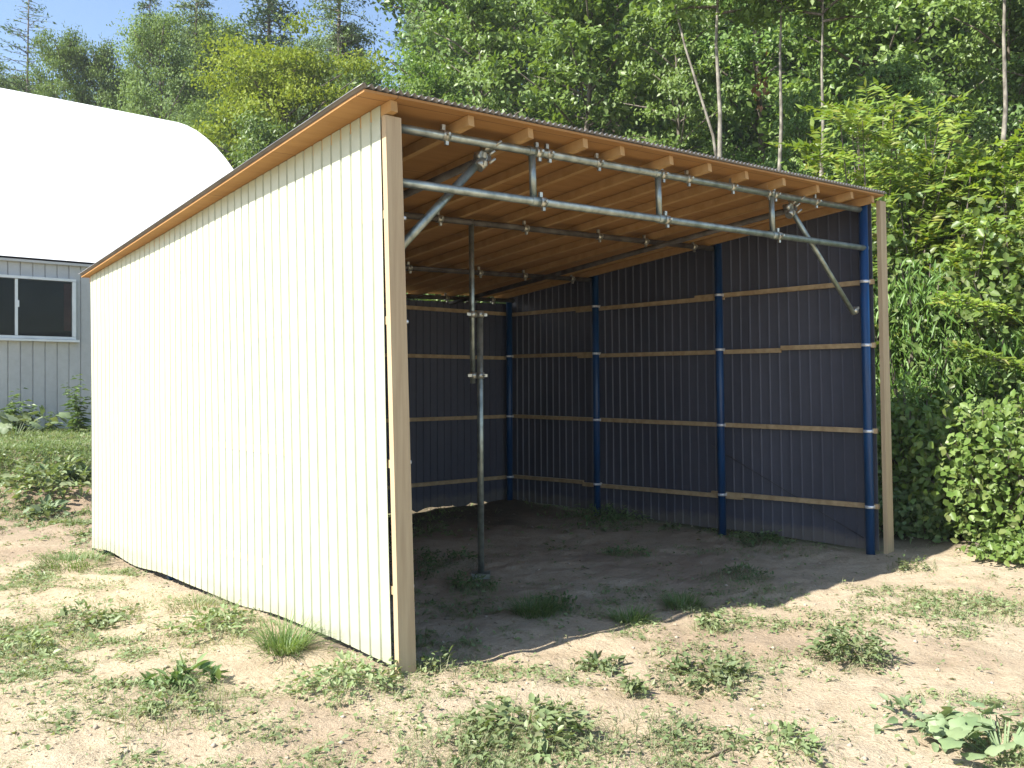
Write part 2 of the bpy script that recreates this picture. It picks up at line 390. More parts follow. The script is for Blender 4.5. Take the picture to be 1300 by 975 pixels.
T = np.concatenate([np.stack([a, b, c], 1), np.stack([a, c, d], 1)])
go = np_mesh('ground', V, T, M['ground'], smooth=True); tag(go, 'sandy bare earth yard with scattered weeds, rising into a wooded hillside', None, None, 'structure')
for nm, fn in (('soil_and_shade', soil_and_shade_mask), ('forest_and_shade', forest_and_shade_mask)):
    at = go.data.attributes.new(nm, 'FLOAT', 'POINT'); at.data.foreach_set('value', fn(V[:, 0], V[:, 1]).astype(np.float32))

# ------------------------------------------------------------------ the shed
A0 = Vector((-.624, 4.525)); B0 = Vector((3.195, 7.60)); C0 = Vector((-3.72, 7.74)); D0 = Vector((-.04, 11.02))
LU, LV = 4.90, 4.55
def S(um, vm, z):
    """shed frame: um metres from the left wall, vm metres behind the front, height z; the whole frame racks a little to the left"""
    u = um / LU; v = vm / LV
    p = A0 * (1 - u) * (1 - v) + B0 * u * (1 - v) + C0 * (1 - u) * v + D0 * u * v
    lean = .019 * (1 - v) + .003
    return Vector((p.x - lean * z, p.y + .004 * z * (1 - v), z))
UD = (B0 - A0).normalized(); VD = (C0 - A0).normalized()
UD3 = Vector((UD.x, UD.y, 0)); VD3 = Vector((VD.x, VD.y, 0))
def zroof(um, vm): return 2.938 + .145 * um / LU - .50 * vm / LV      # underside of the plywood
shed = empty('storage_shed', (A0.x, A0.y, 0))
tag(shed, 'open fronted lean-to shed with cream ribbed steel walls, plywood ceiling and blue poles', 'shed')

def ribbed(point, length, zb, zt, outward, name, mats, parent, period=.1, depth=.0125, start=0.0):
    """vertical ribbed sheet, outer and inner skins 3 mm apart. point(s, z) is on the line of the sheet"""
    ss = []; s = start
    while s < start + length - 1e-6:
        for ds, o in ((0, 0), (.079, 0), (.085, -depth), (.093, -depth), (.099, 0)):
            if s + ds < start + length: ss.append((s + ds, o))
        s += period
    ss.append((start + length, 0))
    mb = MB(); n = len(ss); vo = []
    rows = 6
    for skin in (0, 1):
        for r_ in range(rows + 1):
            for (s, o) in ss:
                t = r_ / rows; z = zb(s) * (1 - t) + zt(s) * t
                wob = .004 * math.sin(s * 2.1 + 1.3) * math.sin(z * 1.7)
                p = point(s, z) + outward * (o + wob - skin * .003); vo.append(p)
    K = n * (rows + 1); f0 = []; f1 = []; cap = []
    for r_ in range(rows):
        for i in range(n - 1):
            q = r_ * n + i
            f0.append((q, q + 1, q + n + 1, q + n)); f1.append((K + q, K + q + n, K + q + n + 1, K + q + 1))
    for i in range(n - 1):
        cap.append((i, K + i, K + i + 1, i + 1)); q = rows * n + i; cap.append((q, q + 1, K + q + 1, K + q))
    for r_ in range(rows):
        q = r_ * n; cap.append((q, q + n, K + q + n, K + q)); q += n - 1; cap.append((q, K + q, K + q + n, q + n))
    b = len(mb.v); mb.v += [tuple(p) for p in vo]
    for fs, mi in ((f0, 0), (f1, 1), (cap, 0)):
        for f in fs: mb.f.append(f); mb.m.append(mi); mb.sm.append(False)
    return mb.build(name, mats, parent)

def wn(s, k): return float(vnoise(np.array([s * 1.7]), np.array([k * 3.1]), 60)[0])
wallL = ribbed(lambda s, z: S(0, s, z), LV, lambda s: .0 + .05 * wn(s, 1) + .02, lambda s: zroof(0, s) - .004, -UD3, 'wall', [M['cream'], M['inner']], shed)
tag(wallL, 'sunlit cream ribbed steel side wall')
wallR = ribbed(lambda s, z: S(LU, s, z), LV, lambda s: .02 + .03 * wn(s, 2), lambda s: zroof(LU, s) - .012, UD3, 'wall', [M['cream'], M['inner']], shed)
tag(wallR, 'shaded side wall seen from inside, grey blue ribbed steel')
def backpt(s, z): return S(s, LV, z)
wallB = ribbed(backpt, LU, lambda s: .0 + .05 * wn(s * 7, 3) * (wn(s * 2, 8) > .25), lambda s: zroof(s, LV) - .10, VD3, 'wall', [M['cream'], M['inner']], shed)
tag(wallB, 'dark end wall with slits of daylight above and below')

# timber posts at the two front corners
def post(um, vm, zt, w=.098, dx=0):
    mb = MB(); q = []
    for z in (-.12, zt):
        for (a_, b_) in ((-1, -1), (1, -1), (1, 1), (-1, 1)):
            ww = w * (1 if z < 0 else .9)
            q.append(S(um, vm, z) + UD3 * a_ * ww / 2 + VD3 * b_ * .036 / 2 + Vector((-dx * z, 0, 0)))
    mb.hexa(q); return mb.build('timber_post', M['post'], shed)
postL = post(.058, -.040, zroof(0, 0) - .062, .104, .004)
postR = post(LU + .022, -.07, zroof(LU, 0) - .02, .104)

# blue steel poles
RV = [.03, 1.47, 3.05, 4.44]
def collar(mb, p, r, h, up=Vector((0, 0, 1))):
    mb.tube([p - up * h / 2, p + up * h / 2], r, 16)
poles = {}
RZ = [.35, 1.07, 1.81, 2.37]
def rz(k, vm): return [.42 - .10 * vm / LV, 1.075, 1.82, 2.37 - .03 * vm / LV][k]
for side in (0, 1):
    for k, vm in enumerate(RV):
        um = .10 if side == 0 else LU - .088
        mb = MB(); mb.tube([S(um, vm, -.1), S(um, vm, zroof(um, vm) - .05)], .038, 18)
        po = mb.build('blue_pole', M['blue'], shed); poles[(side, k)] = po
        for j in range(4):
            if j == 3 and k == 3: continue
            z = rz(j, vm)
            mb = MB(); c_ = S(um, vm, z); outd = UD3 if side else -UD3
            mb.tube([c_ - Vector((0, 0, .012)), c_ + Vector((0, 0, .012))], .0395, 18)
            mb.bar(c_ - VD3 * .03 + outd * .034, c_ + VD3 * .03 + outd * .034, .03, .03)
            mb.tube([c_ - UD3 * (.034 if side else -.034) - VD3 * .012, c_ - UD3 * (.056 if side else -.056) - VD3 * .012], .011, 8)
            mb.build('rail_clip', M['zinc_bright'], po)
for (k, um) in ((0, 2.5),):
    mb = MB(); mb.tube([S(um, LV - .1, -.1), S(um, LV - .1, zroof(um, LV) - .1)], .038, 16); mb.build('blue_pole', M['blue'], shed)

# battens along the walls, spliced near the poles
def rail(p0, p1, parent, h=.042, w=.036): MB().bar(p0, p1, w, h).build('wall_rail', M['rail'], parent)
for j in range(4):
    for (um, wp, sg) in ((LU - .028, wallR, 1), (.028, wallL, -1)):
        cuts = [(-.034 if sg < 0 else -.02, 1.78), (1.45, 3.38), (3.05, LV - .06)]
        if j == 1: cuts = [(cuts[0][0], 1.0), (1.006, 2.4), (2.406, LV - .06)]
        if j == 0: cuts = [(cuts[0][0], 1.62), (1.28, 3.3), (3.306, LV - .06)]
        if j == 2: cuts = [(cuts[0][0], .85), (.858, 3.36), (3.08, LV - .06)]
        for n_, (a_, b_) in enumerate(cuts):
            dz = (-.022 if n_ == 1 else 0) if not (j == 1) else 0
            off = -.0 if n_ % 2 == 0 else .004
            rail(S(um - off, a_, rz(j, a_) + dz), S(um - off, b_, rz(j, b_) + dz), wp)
    for (a_, b_, dz) in ((.06, 1.6, -.03), (1.25, LU - .06, 0)):
        z0 = [.33, 1.07, 1.80, 2.35][j] + dz
        rail(S(a_, LV - .03 - (.003 if dz else 0), z0), S(b_, LV - .03 - (.003 if dz else 0), z0 + (.0 if j else -.02)), wallB)

# scaffold pipes: front truss
PR = .0243
def pipe(name, p0, p1, r=PR, parent=shed, m='galv'): return MB().tube([p0, p1], r, 16).build(name, M[m], parent)
def coupler(p, d, parent, r=PR, m='clamp'):
    """a scaffold coupler: ring, hinged jaw and bolt"""
    d = Vector(d).normalized(); mb = MB(); mb.tube([p - d * .024, p + d * .024], r + .0065, 14)
    sdv = d.cross(Vector((0, 0, 1))); sdv = sdv.normalized() if sdv.length > .1 else UD3
    u_ = sdv.cross(d)
    mb.bar(p - d * .014 + u_ * (r + .004), p - d * .014 + u_ * (r + .034), .018, .022, d)
    mb.bar(p + d * .010 - u_ * (r + .002), p + d * .010 - u_ * (r + .026), .016, .020, d)
    mb.tube([p + sdv * (r + .002) - d * .004, p + sdv * (r + .030) - d * .004], .008, 8)
    return mb.build('coupler', M[m], parent)
def zpipe(um, vm): return zroof(um, vm) - .062 - PR - .004
top = pipe('top_pipe', S(.02, .04, zpipe(0, 0)), S(LU - .05, .04, zpipe(LU, 0)))
bot = pipe('lower_pipe', S(.02, .02, 2.555), S(LU - .06, .02, 2.66))
for um in (.195 * LU + .11, .421 * LU + .12, .68 * LU + .15):
    zb_ = 2.555 + .105 * um / LU
    st_ = pipe('truss_strut', S(um, .032, zb_ + .028), S(um, .036, zpipe(um, 0) - .028), .0213)
    coupler(S(um + .052, .04, zpipe(um + .05, 0)), UD3, top); coupler(S(um + .058, .02, zb_ + .001), UD3, bot)
    for z, vm in ((zb_, .02), (zpipe(um, 0), .04)):
        MB().tube([S(um, vm, z) - UD3 * .03, S(um, vm, z) + UD3 * .03], PR + .005, 14).build('socket', M['galv'], st_)
for um in (.44, 1.2, 1.62, 2.5, 3.0, 3.45, 4.1):
    coupler(S(um, .04, zpipe(um, 0) + .002), UD3, top)
# knee braces with swivel couplers
bl = pipe('knee_brace', S(.06, .075, 2.12), S(.755, .10, zpipe(.7, 0) - .06), .0243)
br_ = pipe('knee_brace', S(LU - .20, .07, 2.09), S(3.82, .10, zpipe(3.7, 0) - .05), .0205)
for um in (.76, 3.84):
    c0 = S(um, .075, zpipe(um, .075)); mb = MB()
    for k in range(3):
        o_ = Vector((0, 0, -.055 * k)) - UD3 * .022 * k + VD3 * .03 * (k % 2)
        dr = (UD3, VD3, (UD3 + Vector((0, 0, 1))).normalized())[k]
        mb.tube([c0 + o_ - dr * .027, c0 + o_ + dr * .027], PR + .008, 12)
        mb.bar(c0 + o_ - VD3 * .04, c0 + o_ + VD3 * .045 + Vector((0, 0, .02)), .022, .026)
        mb.tube([c0 + o_ + UD3 * .02 - VD3 * .05, c0 + o_ + UD3 * .045 - VD3 * .07 + Vector((0, 0, .03))], .008, 8)
    mb.build('swivel_coupler', M['clamp'], bl if um < 1 else br_)
coupler(S(LU - .185, .07, 2.115), Vector((-1, -.6, 1)), br_, .0205)
# pipes running back under the rafters
for um in (.78, LU - 1.0):
    pipe('purlin_pipe', S(um, .09, zpipe(um, .09) - .052), S(um, LV - .1, zpipe(um, LV - .1) - .052), m='dullpipe')
# second and third cross pipes
for vm in (1.52, 3.1, LV - .16):
    cp = pipe('cross_pipe', S(.05, vm, zpipe(0, vm)), S(LU - .06, vm, zpipe(LU, vm)), m='dullpipe')
    for um in (.62, 1.5, 2.35, 3.2, LU - 1.1, LU - .4): coupler(S(um, vm, zpipe(um, vm)), UD3, cp)
# prop in the middle of the bay: two overlapping pipes joined with couplers
pu = pipe('prop_pipe', S(1.775, 1.50, 1.49), S(1.80, 1.52, zpipe(1.8, 1.5) + .02), .0205)
pl = pipe('prop_pipe', S(1.80, 1.47, .03), S(1.83, 1.47, 2.05), .0243)
for z in (2.02, 1.55):
    mb = MB(); c_ = S(1.83 if z > 1.8 else 1.823, 1.47, z)
    mb.tube([c_ - Vector((0, 0, .024)), c_ + Vector((0, 0, .024))], .031, 14)
    c2 = S(1.782, 1.50, z); mb.tube([c2 - Vector((0, 0, .024)), c2 + Vector((0, 0, .024))], .028, 14)
    mb.bar(c2 - UD3 * .055, c_ + UD3 * .065, .018, .022); mb.tube([c_ - VD3 * .06, c_ + VD3 * .06], .007, 8)
    mb.build('coupler', M['clamp'], pl)
mb = MB(); c_ = S(1.80, 1.47, .03); mb.hexa([c_ + Vector((x_ * .07, y_ * .07, z_)) for z_ in (-.03, .006) for (x_, y_) in ((-1, -1), (1, -1), (1, 1), (-1, 1))]); mb.build('foot_plate', M['galv'], pl)

# thin dark diagonal line on the inner face of the far side wall
MB().tube([S(LU - .022, 1.62, .86), S(LU - .022, .12, .13)], .004, 6).build('diagonal_line', M['thin_line'], wallR)

# roof: corrugated sheet, plywood deck, rafters
OVF, OVB = .125, .10
def ovl(vm): return (.175 - .10 * max(0, min(1, vm / LV)))
OVR = .0
def roofpt(u, vm, dz):
    x0 = -ovl(vm); x1 = LU + OVR
    um = x0 + (x1 - x0) * u
    p = S(um, vm, 0); q = S(max(0, min(LU, um)), max(0, min(LV, vm)), zroof(um, vm))
    return Vector((p.x + (q.x - S(max(0, min(LU, um)), max(0, min(LV, vm)), 0).x), p.y, zroof(um, vm) + dz))
mb = MB(); nW = 120; seg = 8; N_ = nW * seg
rows = [-OVF, -.02, 1.1, 2.3, 3.4, LV, LV + OVB]
vs = []
for skin in (0, 1):
    for vm in rows:
        for i in range(N_ + 1):
            ph = i / seg * 2 * math.pi
            vs.append(roofpt(i / N_, vm, .029 + .010 * math.sin(ph) - skin * .0015 + .004 * math.sin(i * .013) * math.sin(vm * 2)))
n1 = N_ + 1; K = n1 * len(rows); fs = []
for r_ in range(len(rows) - 1):
    for i in range(N_):
        q = r_ * n1 + i; fs.append((q, q + 1, q + n1 + 1, q + n1)); fs.append((K + q, K + q + n1, K + q + n1 + 1, K + q + 1))
for i in range(N_):
    fs.append((i, K + i, K + i + 1, i + 1)); q = (len(rows) - 1) * n1 + i; fs.append((q, q + 1, K + q + 1, K + q))
for r_ in range(len(rows) - 1):
    q = r_ * n1; fs.append((q, q + n1, K + q + n1, K + q)); q += N_; fs.append((q, K + q, K + q + n1, q + n1))
mb.add(vs, fs, 0, True)
roof = mb.build('roof', M['roofmetal'], shed)
mb = MB(); vs = []
rv = [-OVF + .015, 0, LV / 2, LV, LV + OVB - .02]
for dz in (0, .013):
    for vm in rv:
        for u in (.004, .996): vs.append(roofpt(u, vm, dz))
K = len(rv) * 2; fs = []
for r_ in range(len(rv) - 1):
    q = r_ * 2; fs += [(q, q + 2, q + 3, q + 1), (K + q, K + q + 1, K + q + 3, K + q + 2), (q, K + q, K + q + 2, q + 2), (q + 1, q + 3, K + q + 3, K + q + 1)]
fs += [(0, 1, K + 1, K), (K - 2, 2 * K - 2, 2 * K - 1, K - 1)]
mb.add(vs, fs); mb.build('plywood_deck', M['ply'], roof)
us = [um + .085 if .1 < um < 4.6 else um for um in (.03, .088 * LU, .177 * LU, .2635 * LU, .3316 * LU, .426 * LU, .506 * LU, .595 * LU, .686 * LU, .783 * LU, .8826 * LU, .968 * LU)]
for um in us:
    j0 = random.uniform(-.012, .012)
    MB().bar(S(um, -.085 + j0, zroof(um, -.085) - .0315), S(um, LV + .06, zroof(um, LV + .06) - .0315), .042, .058).build('rafter', M['rafter'], roof)
# ------------------------------------------------------------------ the barn
bd = Vector((.775, .632, 0)).normalized(); bn = Vector((-bd.y, bd.x, 0))       # along the wall, and back
E = Vector((gx(352, 18.9), 18.9, 0)); BL = 24.0; HW = 10.5; EAVE = 3.72; RISE = 5.5; BZ = .15
barn = empty('barn', (E.x, E.y, BZ)); tag(barn, 'long pale grey barn with a white arched roof behind the shed', 'barn')
BO = E - bd * BL
def barnpt(s, z): return BO + bd * s + Vector((0, 0, z))
ribbed(barnpt, BL, lambda s: BZ, lambda s: EAVE - .02, -bn, 'wall', [M['barn_wall'], M['barn_wall']], barn, .2, .02)
mb = MB(); q = BO + bn * 2 * HW; mb.hexa([q + Vector((0, 0, BZ)), q + bd * BL + Vector((0, 0, BZ)), q + bd * BL + bn * .05 + Vector((0, 0, BZ)), q + bn * .05 + Vector((0, 0, BZ)),
          q + Vector((0, 0, EAVE)), q + bd * BL + Vector((0, 0, EAVE)), q + bd * BL + bn * .05 + Vector((0, 0, EAVE)), q + bn * .05 + Vector((0, 0, EAVE))])
mb.build('wall', M['barn_wall'], barn)
prof = []
for k in range(33):
    ha = 2 * math.atan(RISE / HW) * 1.0; rr_ = HW / math.sin(ha); th = -ha + 2 * ha * k / 32
    prof.append((HW + (rr_ + .10) * math.sin(th), EAVE + (rr_ + .05) * math.cos(th) - rr_ * math.cos(ha)))
mb = MB(); vs = []; ns = 9
for i in range(ns):
    for (o_, z_) in prof:
        z2 = z_ + (.03 * math.sin(i * 2.2) if z_ > EAVE + .5 else 0)
        vs.append(BO + bd * (-.1 + (BL + .2) * i / (ns - 1)) + bn * o_ + Vector((0, 0, z2)))
fs = [(i * 33 + k, (i + 1) * 33 + k, (i + 1) * 33 + k + 1, i * 33 + k + 1) for i in range(ns - 1) for k in range(32)]
mb.add(vs, fs, 0, True); mb.build('roof', M['barn_roof'], barn)
for s_ in (.0, BL):   # gable ends
    c_ = BO + bd * s_; pts = [c_ + bn * o_ + Vector((0, 0, z_ - .02)) for (o_, z_) in prof]; pts = [c_ + Vector((0, 0, BZ))] + pts + [c_ + bn * 2 * HW + Vector((0, 0, BZ))]
    pts = [c_ + (p - c_) * .998 for p in pts]
    mb = MB(); mb.add(pts + [p - bd * .04 * (1 if s_ else -1) for p in pts], [tuple(range(len(pts))), tuple(range(2 * len(pts) - 1, len(pts) - 1, -1))]); mb.build('gable', M['barn_wall'], barn)
MB().bar(BO + bd * 0 - bn * .05 + Vector((0, 0, EAVE - .03)), BO + bd * BL - bn * .05 + Vector((0, 0, EAVE - .03)), .06, .045).build('eave_trim', M['barn_wall'], barn)
def on_barn(px):       # distance along the wall seen at this bearing
    k = (px - CX) / F
    return (k * BO.y - BO.x) / (bd.x - k * bd.y)
s1 = on_barn(95); s0 = s1 - 2.55; pw = barnpt(s1, 0)
wz1 = gz(357, pw.y) + .0; wz0 = gz(430, pw.y)
sm = on_barn(20)
FR = lambda s, z, d=0: barnpt(s, z) - bn * d
wf = MB()
for (p, q) in ((FR(s0, wz1, .05), FR(s1, wz1, .05)), (FR(s0, wz0, .05), FR(s1, wz0, .05))): wf.bar(p, q, .10, .048)
for s_ in (s0 + .03, s1 - .03): wf.bar(FR(s_, wz0 + .03, .05), FR(s_, wz1 - .03, .05), .06, .10, -bn)
win = wf.build('window', M['alu'], barn)
MB().bar(FR(s0 - .03, wz0 - .05, .075), FR(s1 + .05, wz0 - .05, .075), .14, .04).build('window_sill', M['alu'], win)
MB().bar(FR(s0 + .06, (wz0 + wz1) / 2, .010), FR(s1 - .06, (wz0 + wz1) / 2, .010), .012, wz1 - wz0 - .06).build('dark_interior', M['glassback'], win)
MB().bar(FR(s1 - .19, (wz0 + wz1) / 2 + .04, .020), FR(s1 - .07, (wz0 + wz1) / 2 + .04, .020), .006, wz1 - wz0 - .2).build('curtain', M['curtain'], win)
gm, gnt = mat('window_glass'); gl = nn(gnt, 'ShaderNodeBsdfGlossy'); gl.inputs['Roughness'].default_value = .03
gnz = noise(gnt, 1.2, coords(gnt)); gnt.links.new(bump(gnt, gnz.outputs['Fac'], .08, .02), gl.inputs['Normal'])
tr = nn(gnt, 'ShaderNodeBsdfTransparent'); tr.inputs['Color'].default_value = (.7, .75, .75, 1)
ms = nn(gnt, 'ShaderNodeMixShader'); fr = nn(gnt, 'ShaderNodeFresnel'); fr.inputs[0].default_value = 1.25
gnt.links.new(fr.outputs[0], ms.inputs[0]); gnt.links.new(tr.outputs[0], ms.inputs[1]); gnt.links.new(gl.outputs[0], ms.inputs[2]); out(gnt, ms.outputs[0])
for (a_, b_, d_) in ((s0 + .06, sm - .02, .045), (sm + .02, s1 - .06, .055)):
    MB().bar(FR(a_, (wz0 + wz1) / 2, d_), FR(b_, (wz0 + wz1) / 2, d_), .005, wz1 - wz0 - .06).build('pane', gm, win)
MB().bar(FR(sm, wz0 + .03, .055), FR(sm, wz1 - .03, .055), .045, .05, -bn).build('sash_bar', M['alu'], win)
MB().bar(FR(sm + .03, (wz0 + wz1) / 2, .09), FR(sm + .03, (wz0 + wz1) / 2 + .12, .09), .02, .02, -bn).build('latch', M['alu'], win)

# ------------------------------------------------------------------ trees
SUNW = np.array([-.84, -.54, .35])
def rs(seed): return np.random.default_rng(seed)
def rdir(g, n): return unit(g.normal(size=(n, 3)))

def crown_leaves(g, centers, radii, per, L, Wd, updir=.8, flat=.6, out_c=None):
    n = len(centers); k = np.repeat(np.arange(n), per)
    off = g.normal(size=(len(k), 3)) * .55; off[:, 2] *= flat
    P = centers[k] + off * radii[k][:, None]
    N = rdir(g, len(k)) * .85 + np.array([0, 0, updir * .6]) + SUNW * .75
    if out_c is not None: N += .6 * unit(P - out_c)
    D = rdir(g, len(k)); D[:, 2] -= .25
    s = g.uniform(.7, 1.25, len(k))
    return leaves(P, D, N, L * s, Wd * s)

def broad_proto(name, seed, H, Rr, base, leaf, lm, bark, n_limb=34, per=90, trunk_r=.16, droop=.1, flat=.55, forked=False, sub=3, crad=.62):
    g = rs(seed); root = empty(name)
    mb = MB(); pts = []; 
    for k in range(9):
        t = k / 8; cv = .3 if bark == 'palebark' else 1; pts.append(Vector((cv * .35 * math.sin(t * 3 + seed), cv * (.3 * math.cos(t * 2.4 + seed) - .3 * math.cos(seed)), H * .96 * t - .4)))
    if bark == 'palebark': pts = [p + Vector((.05 * math.sin(i * 1.9 + seed), .05 * math.cos(i * 2.3), 0)) for i, p in enumerate(pts)]
    mb.tube(pts, [trunk_r * (1 - .88 * k / 8) for k in range(9)], 10)
    if forked: mb.tube([pts[4], pts[4].lerp(pts[5], .6) + Vector((-.12, 0, .1)), pts[6] + Vector((-.55, .1, 0)), pts[7] + Vector((-.9, .2, 0))], [trunk_r * .35, trunk_r * .3, trunk_r * .25, .02], 8)
    cs = []; rads = []
    for i in range(n_limb):
        t = base + (1 - base) * (i + g.uniform(0, 1)) / n_limb
        f = t * 8; k = min(7, int(f)); p0 = pts[k].lerp(pts[k + 1], f - k)
        az = i * 2.4 + g.uniform(-.5, .5); tt = (t - base) / (1 - base)
        ln = Rr * (math.sin(math.pi * min(1, .16 + .80 * tt)) ** .7) * g.uniform(.6, 1.15)
        up = g.uniform(.15, .6) + .5 * tt
        d = Vector((math.cos(az), math.sin(az), up)).normalized()
        p1 = p0 + d * ln * .55; p2 = p0 + d * ln + Vector((0, 0, -droop * ln))
        mb.tube([p0, p1, p2], [max(.012, trunk_r * .42 * (1 - .7 * tt)), .03, .010], 6, 1)
        for s_ in range(sub):
            u = .45 + .6 * s_ / max(1, sub - 1)
            c = p0.lerp(p2, u) + Vector(g.normal(size=3)) * .28 * Rr / 3
            cs.append(c); rads.append(crad * g.uniform(.65, 1.3) * Rr / 3)
    cs.append(pts[-1] + Vector((0, 0, .2))); rads.append(crad * .8)
    trunk = mb.build('trunk', [M[bark], M['bark']], root)
    V, T = crown_leaves(g, np.array([tuple(c) for c in cs]), np.array(rads), per, leaf, leaf * .62, .9, flat, np.array([0, 0, H * .5]))
    np_mesh('crown', V, T, M[lm], root)
    return root, H

def conifer_proto(name, seed, H, Rr, base, lm, n_whorl=30, per_b=7, dens=60, L=.15, Wd=.05, droop=.25, trunk_r=.17, p=.85):
    g = rs(seed); root = empty(name); mb = MB()
    mb.tube([Vector((.1 * math.sin(k), .08 * math.cos(k * 1.3), H * k / 8 - (.4 if k == 0 else 0))) for k in range(9)], [trunk_r * (1 - .93 * k / 8) for k in range(9)], 8)
    P = []; D = []
    for i in range(n_whorl):
        t = base + (1 - base) * (i / n_whorl); z = H * t
        for b in range(per_b):
            az = g.uniform(0, 6.28); ln = Rr * (1 - (t - base) / (1 - base) * .97) ** p * g.uniform(.55, 1.15)
            if ln < .12: continue
            d = np.array([math.cos(az), math.sin(az), g.uniform(.0, .3)]); e = np.array([0, 0, -droop * ln])
            zz = z + g.uniform(-.2, .2)
            p0 = Vector((0, 0, zz)); p1 = p0 + Vector(d) * ln * .5 + Vector(e) * .25; p2 = p0 + Vector(d) * ln + Vector(e)
            mb.tube([p0, p1, p2], [max(.008, .02 * ln / Rr + .008), .011, .005], 5, cap=False)
            m = max(4, int(dens * ln / Rr)); u = np.sqrt(g.uniform(.03, 1, m))
            q = np.array([0, 0, zz]) + d * (ln * u)[:, None] + e * (u ** 2)[:, None]
            sp = .30 * (.35 + .65 * u)[:, None] * ln / Rr * (Rr / 2.4) + .04
            q += g.normal(size=(m, 3)) * sp * np.array([1, 1, .38])
            P.append(q); D.append(d[None] * .7 + g.normal(size=(m, 3)) * np.array([.7, .7, .35]))
    mb.build('trunk', M['bark'], root)
    P = np.concatenate(P); D = np.concatenate(D); n = len(P)
    V, T = leaves(P, D, rdir(g, n) * .8 + np.array([0, 0, .6]) + SUNW * .7, L * g.uniform(.7, 1.3, n), Wd * g.uniform(.7, 1.3, n))
    np_mesh('crown', V, T, M[lm], root)
    return root, H

PROTO = {}
KINDS = {
 'oak': lambda: broad_proto('broadleaf_tree', 3, 13, 3.0, .16, .19, 'leaf_oak', 'bark', 46, 110),
 'oak2': lambda: broad_proto('broadleaf_tree', 14, 12, 2.7, .14, .17, 'leaf_oak', 'bark', 44, 120, crad=.55),
 'oakfar': lambda: broad_proto('broadleaf_tree', 33, 13, 3.5, .08, .11, 'leaf_far', 'bark', 56, 270, crad=.52, flat=.5),
 'maple': lambda: broad_proto('broadleaf_tree', 5, 11, 3.0, .15, .20, 'leaf_maple', 'bark', 42, 110, flat=.4),
 'maple2': lambda: broad_proto('broadleaf_tree', 25, 12, 2.8, .12, .18, 'leaf_maple', 'bark', 48, 105, flat=.42, crad=.5),
 'yellow': lambda: broad_proto('broadleaf_tree', 8, 9, 3.3, .25, .11, 'leaf_yellow', 'bark', 44, 290, flat=.38, crad=.56),
 'birch': lambda: broad_proto('slim_pale_tree', 11, 13, 1.9, .84, .16, 'leaf_maple', 'palebark', 20, 70, .085, crad=.6),
 'fork': lambda: broad_proto('slim_pale_tree', 12, 13, 1.9, .80, .16, 'leaf_maple', 'palebark', 22, 70, .085, crad=.6, forked=True),
 'larch': lambda: conifer_proto('larch_tree', 21, 18, 2.7, .10, 'leaf_larch', 50, 9, 95, .17, .06, .15),
 'cedar': lambda: conifer_proto('cedar_tree', 22, 17, 2.6, .06, 'leaf_conifer', 54, 10, 105, .18, .065, .30),
 'sparse': lambda: conifer_proto('larch_tree', 23, 18, 3.0, .30, 'leaf_conifer', 30, 7, 34, .20, .05, .10, .15, .7),
}
def copy_tree(o, parent=None, loc=None, rot=None, sc=None):
    c = o.copy(); COL.objects.link(c)
    if parent: c.parent = parent
    for ch in o.children:
        copy_tree(ch, c)
    return c
def clear_tags(o):
    for k in ('label', 'group', 'category'):
        if k in o.keys(): del o[k]
def place(kind, px, Yd, top, label, cat='tree', group=None, wide=1.0, x=None, sink=0):
    if kind not in PROTO: PROTO[kind] = [*KINDS[kind](), False]
    root, H, used = PROTO[kind]
    xx = gx(px, Yd) if x is None else x
    g0 = float(ground(xx, Yd)) - sink
    s = (gz(top, Yd) - g0) / H
    o = root
    if used: o = copy_tree(root); clear_tags(o)
    PROTO[kind][2] = True
    o.location = (xx, Yd, g0); o.scale = (s * wide, s * wide, s); o.rotation_euler = (0, 0, random.uniform(-.7, .7))
    tag(o, label, cat, group); return o

# left skyline, beyond the barn
place('sparse', 36, 50, -30, 'thin sparse conifer with bare branches against the sky at far left')
place('oakfar', -8, 48, 70, 'dark leafy tree cut by the left edge above the white roof', wide=.8)
place('oakfar', 92, 46, 30, 'leafy tree with its pointed top just right of the sparse conifer', wide=0.6)
place('oakfar', 138, 47, 45, 'leafy tree with two low tips left of the sky gap', wide=.62)
place('cedar', 190, 54, -75, 'dark thin conifer reaching out of the frame left of the pale trees', wide=0.62)
place('larch', 250, 44, -120, 'tall pale green larch above the ridge of the barn', wide=0.8)
place('oakfar', 215, 40, 12, 'pale leafy tree crowding the ridge end of the white roof', wide=0.75)
place('oakfar', 300, 44, 22, 'grey green tree in the dip left of the dark conifer', wide=0.75)
place('cedar', 345, 47, -260, 'dark blue green conifer over the yellow green tree', wide=0.7)
place('yellow', 375, 33, 48, 'yellow green tree glowing among the darker trees above the shed roof', wide=.85)
place('maple', 330, 27, 150, 'low leafy tree between the white roof end and the shed eave', wide=.8)
place('larch', 432, 42, -320, 'larch rising out of the frame right of the yellow green tree', wide=0.62)
place('oakfar', 285, 36, 120, 'shaded green tree below the larch, touching the white arched roof', wide=.8)
place('oakfar', 470, 37, 70, 'dark low tree below the gap of sky left of the shed peak', wide=.8)
place('oakfar', 28, 56, 88, 'low grey green tree under the sparse conifer at far left', wide=.7)
place('oakfar', 172, 53, 78, 'tree in the notch of sky left of the dark thin conifer', wide=.6)
place('oakfar', 265, 50, 8, 'tall soft green crown behind the pale larch', wide=.7)
place('oakfar', 405, 46, 42, 'grey green crown closing the gap right of the yellow green tree', wide=.7)
place('oakfar', 448, 44, 25, 'soft green crown left of the last gap of sky', wide=.6)
